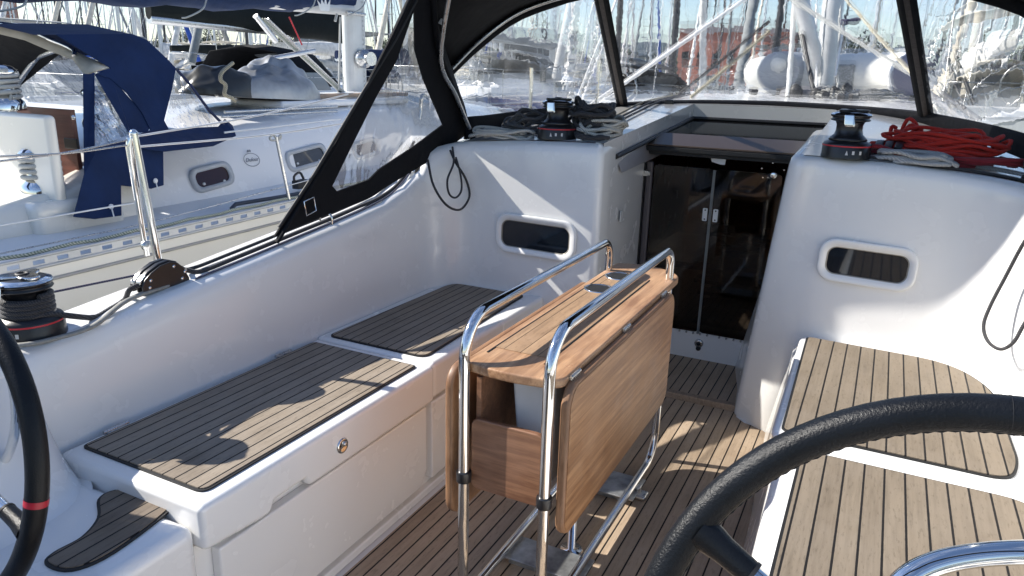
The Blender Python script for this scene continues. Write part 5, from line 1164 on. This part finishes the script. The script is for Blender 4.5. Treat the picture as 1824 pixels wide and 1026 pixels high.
# shore, hills, trees
def hill(name,y,h0,var,mat,seed,x0=-700,x1=420,n=420,fine=.5):
    rnd=random.Random(seed); ph=[rnd.uniform(0,6.28) for _ in range(9)]; fr=[.004,.009,.017,.035,.08,.17,.33,.6,.9]; am=[1,.7,.45,.25,.16,.12,.09,.07,.05]
    top=[]
    for i in range(n+1):
        x=lerp(x0,x1,i/n); v=sum(a*math.sin(f*x+p_) for a,f,p_ in zip(am,fr,ph))+fine*rnd.random()*.6; top.append(V(x,y+20*math.sin(x*.01),ZW+h0+var*v))
    rows=[[V(p.x,y-60,ZW-.3) for p in top],[V(p.x,y-20,lerp(ZW,p.z,.55)) for p in top],top,[V(p.x,y+90,ZW-1) for p in top]]
    return tag(MB().grid(rows,False).build(name,mat),kind='structure')
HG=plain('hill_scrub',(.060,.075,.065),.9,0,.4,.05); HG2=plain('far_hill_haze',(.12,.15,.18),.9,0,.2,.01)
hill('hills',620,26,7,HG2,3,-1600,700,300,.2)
tag(MB().box((-120,230,ZW+.4),(900,90,1.6)).build('shore',plain('quay_stone',(.30,.28,.25),.8)),kind='structure')
# shoreline trees: trunk and leafy crown made of many small faces
LEAF,n,b=newmat('pine_foliage'); p=pos(n); n.links.new(ramp(n,noise(n,p,.8,3),[(.3,(.020,.035,.016)),(.7,(.055,.080,.032))]),b.inputs['Base Color']); b.inputs['Roughness'].default_value=.8
BARK=plain('bark',(.10,.07,.05),.9)
def tree(h,wd,seed,label,nl=900):
    rnd=random.Random(seed); t=thing('pine_tree',label,'tree',(0,0,0)); LOCAL.add(t.name)
    m=MB(); m.tube([V(0,0,0),V(.2,0,h*.4),V(0,.1,h*.75)],[.32,.22,.1],7)
    for k in range(6):
        a=rnd.uniform(0,6.28); m.tube([V(.1,0,h*(.4+.05*k)),V(math.cos(a)*wd*.35,math.sin(a)*wd*.35,h*(.55+.06*k))],[.10,.04],5)
    m.build('trunk',BARK,t)
    cl=[(V(rnd.uniform(-1,1)*wd*.38,rnd.uniform(-1,1)*wd*.38,h*rnd.uniform(.45,.9)),rnd.uniform(.16,.3)*wd) for _ in range(11)]
    vs,fs=[],[]
    for k in range(nl):
        c,r=rnd.choice(cl); d=V(rnd.gauss(0,1),rnd.gauss(0,1),rnd.gauss(0,.7)); d=d.normalized()*r*rnd.uniform(.55,1.05); p_=c+d; s=rnd.uniform(.18,.42)
        u=V(rnd.uniform(-1,1),rnd.uniform(-1,1),rnd.uniform(-1,1)).normalized(); v=u.orthogonal().normalized(); b0=len(vs); vs+=[p_-u*s,p_+v*s*.7,p_+u*s,p_-v*s*.7]; fs.append((b0,b0+1,b0+2,b0+3))
    MB().add(vs,fs).build('crown',LEAF,t); return t
tps=[tree(11,9,1,'broad dark pine on the shore behind the masts'),tree(9,7,2,'round topped tree on the shore behind the masts'),tree(13,8,3,'tall uneven pine on the shore behind the masts')]
x=-290; k=0
rnd=random.Random(31)
while x<70:
    tp=tps[k%3]; lab=tp['label'] if k>=3 else tp['label']
    loc=(x,205+rnd.uniform(-8,30),ZW+1.2)
    if k<3: tp.location=loc; tp['group']='trees along the shore'; tp.rotation_euler=(0,0,rnd.uniform(0,6))
    else:
        o=dup(tp,loc,rnd.uniform(0,6),tp['label'],'trees along the shore',rnd.uniform(.75,1.25))
    x+=rnd.uniform(2.5,6.5) if rnd.random()<.8 else rnd.uniform(9,16); k+=1
hill('tree_belt',262,8,2.2,HG,8,-620,240,500,1.0)
# gangway pontoon between the rows
PT=teak('pontoon_planks',.14,0,1,seam=.06,c1=(.32,.28,.23),c2=(.2,.17,.14))
for y,xa,xb in ((29.5,-60,16),(62.5,-110,24)):
    tag(MB().box(((xa+xb)/2,y,ZW+.42),(xb-xa,1.8,.18)).build('pontoon',PT,bevel=.02),'grey plank pontoon between '+('the first and second rows' if y<40 else 'the third and fourth rows')+' of yachts','pontoon')
def proj(p):
    c=RM.T@(np.array(p,float)-CAM); return CX+F*c[0]/c[2] if c[2]>0 else -9999
def nth(k):
    return str(k)+('th' if 10<k%100<14 else {1:'st',2:'nd',3:'rd'}.get(k%10,'th'))
def ordinals(items,what):
    for wh in sorted({w_ for _,_,w_ in items}):
        row=sorted([(proj(o.location),o,i) for o,i,w_ in items if w_==wh],key=lambda q:q[0]); k=0
        for px,o,i in row:
            if px<-220 or px>2040:
                for ch in list(o.children):
                    for g in list(ch.children): bpy.data.objects.remove(g)
                    bpy.data.objects.remove(ch)
                bpy.data.objects.remove(o); continue
            k+=1; o['label']=what(i)+', '+nth(k)+' from left '+wh; o['group']='yachts '+wh if items is FLEET else 'trees along the shore'
ordinals(FLEET,lambda i:SPEC[i][0])
trs=[(o,0,'along the shore') for o in bpy.data.objects if o.parent is None and o.name.startswith('pine_tree')]
ordinals(trs,lambda i:'dark pine')
# added black cloth on posts, out of view, placed to shade the helm seat
shade_cl=thing('added_shade_cloth','added black cloth out of view to port, shading the helm seat','shade cloth',(-2.05,-.4,.62))
MB().grid([[V(-2.05+.012*math.sin(y*7+z*3),y,z) for z in np.linspace(.66,1.22,8)] for y in np.linspace(-1.7,.70,26)]).build('cloth',BLACKC,shade_cl,solid=.004)
for y in (-1.7,-.5,.71): MB().tube([V(-2.055,y,.6),V(-2.05,y,1.25)],.0125,12).build('post',STEEL,shade_cl)
print('marina ok',len(bpy.data.objects))
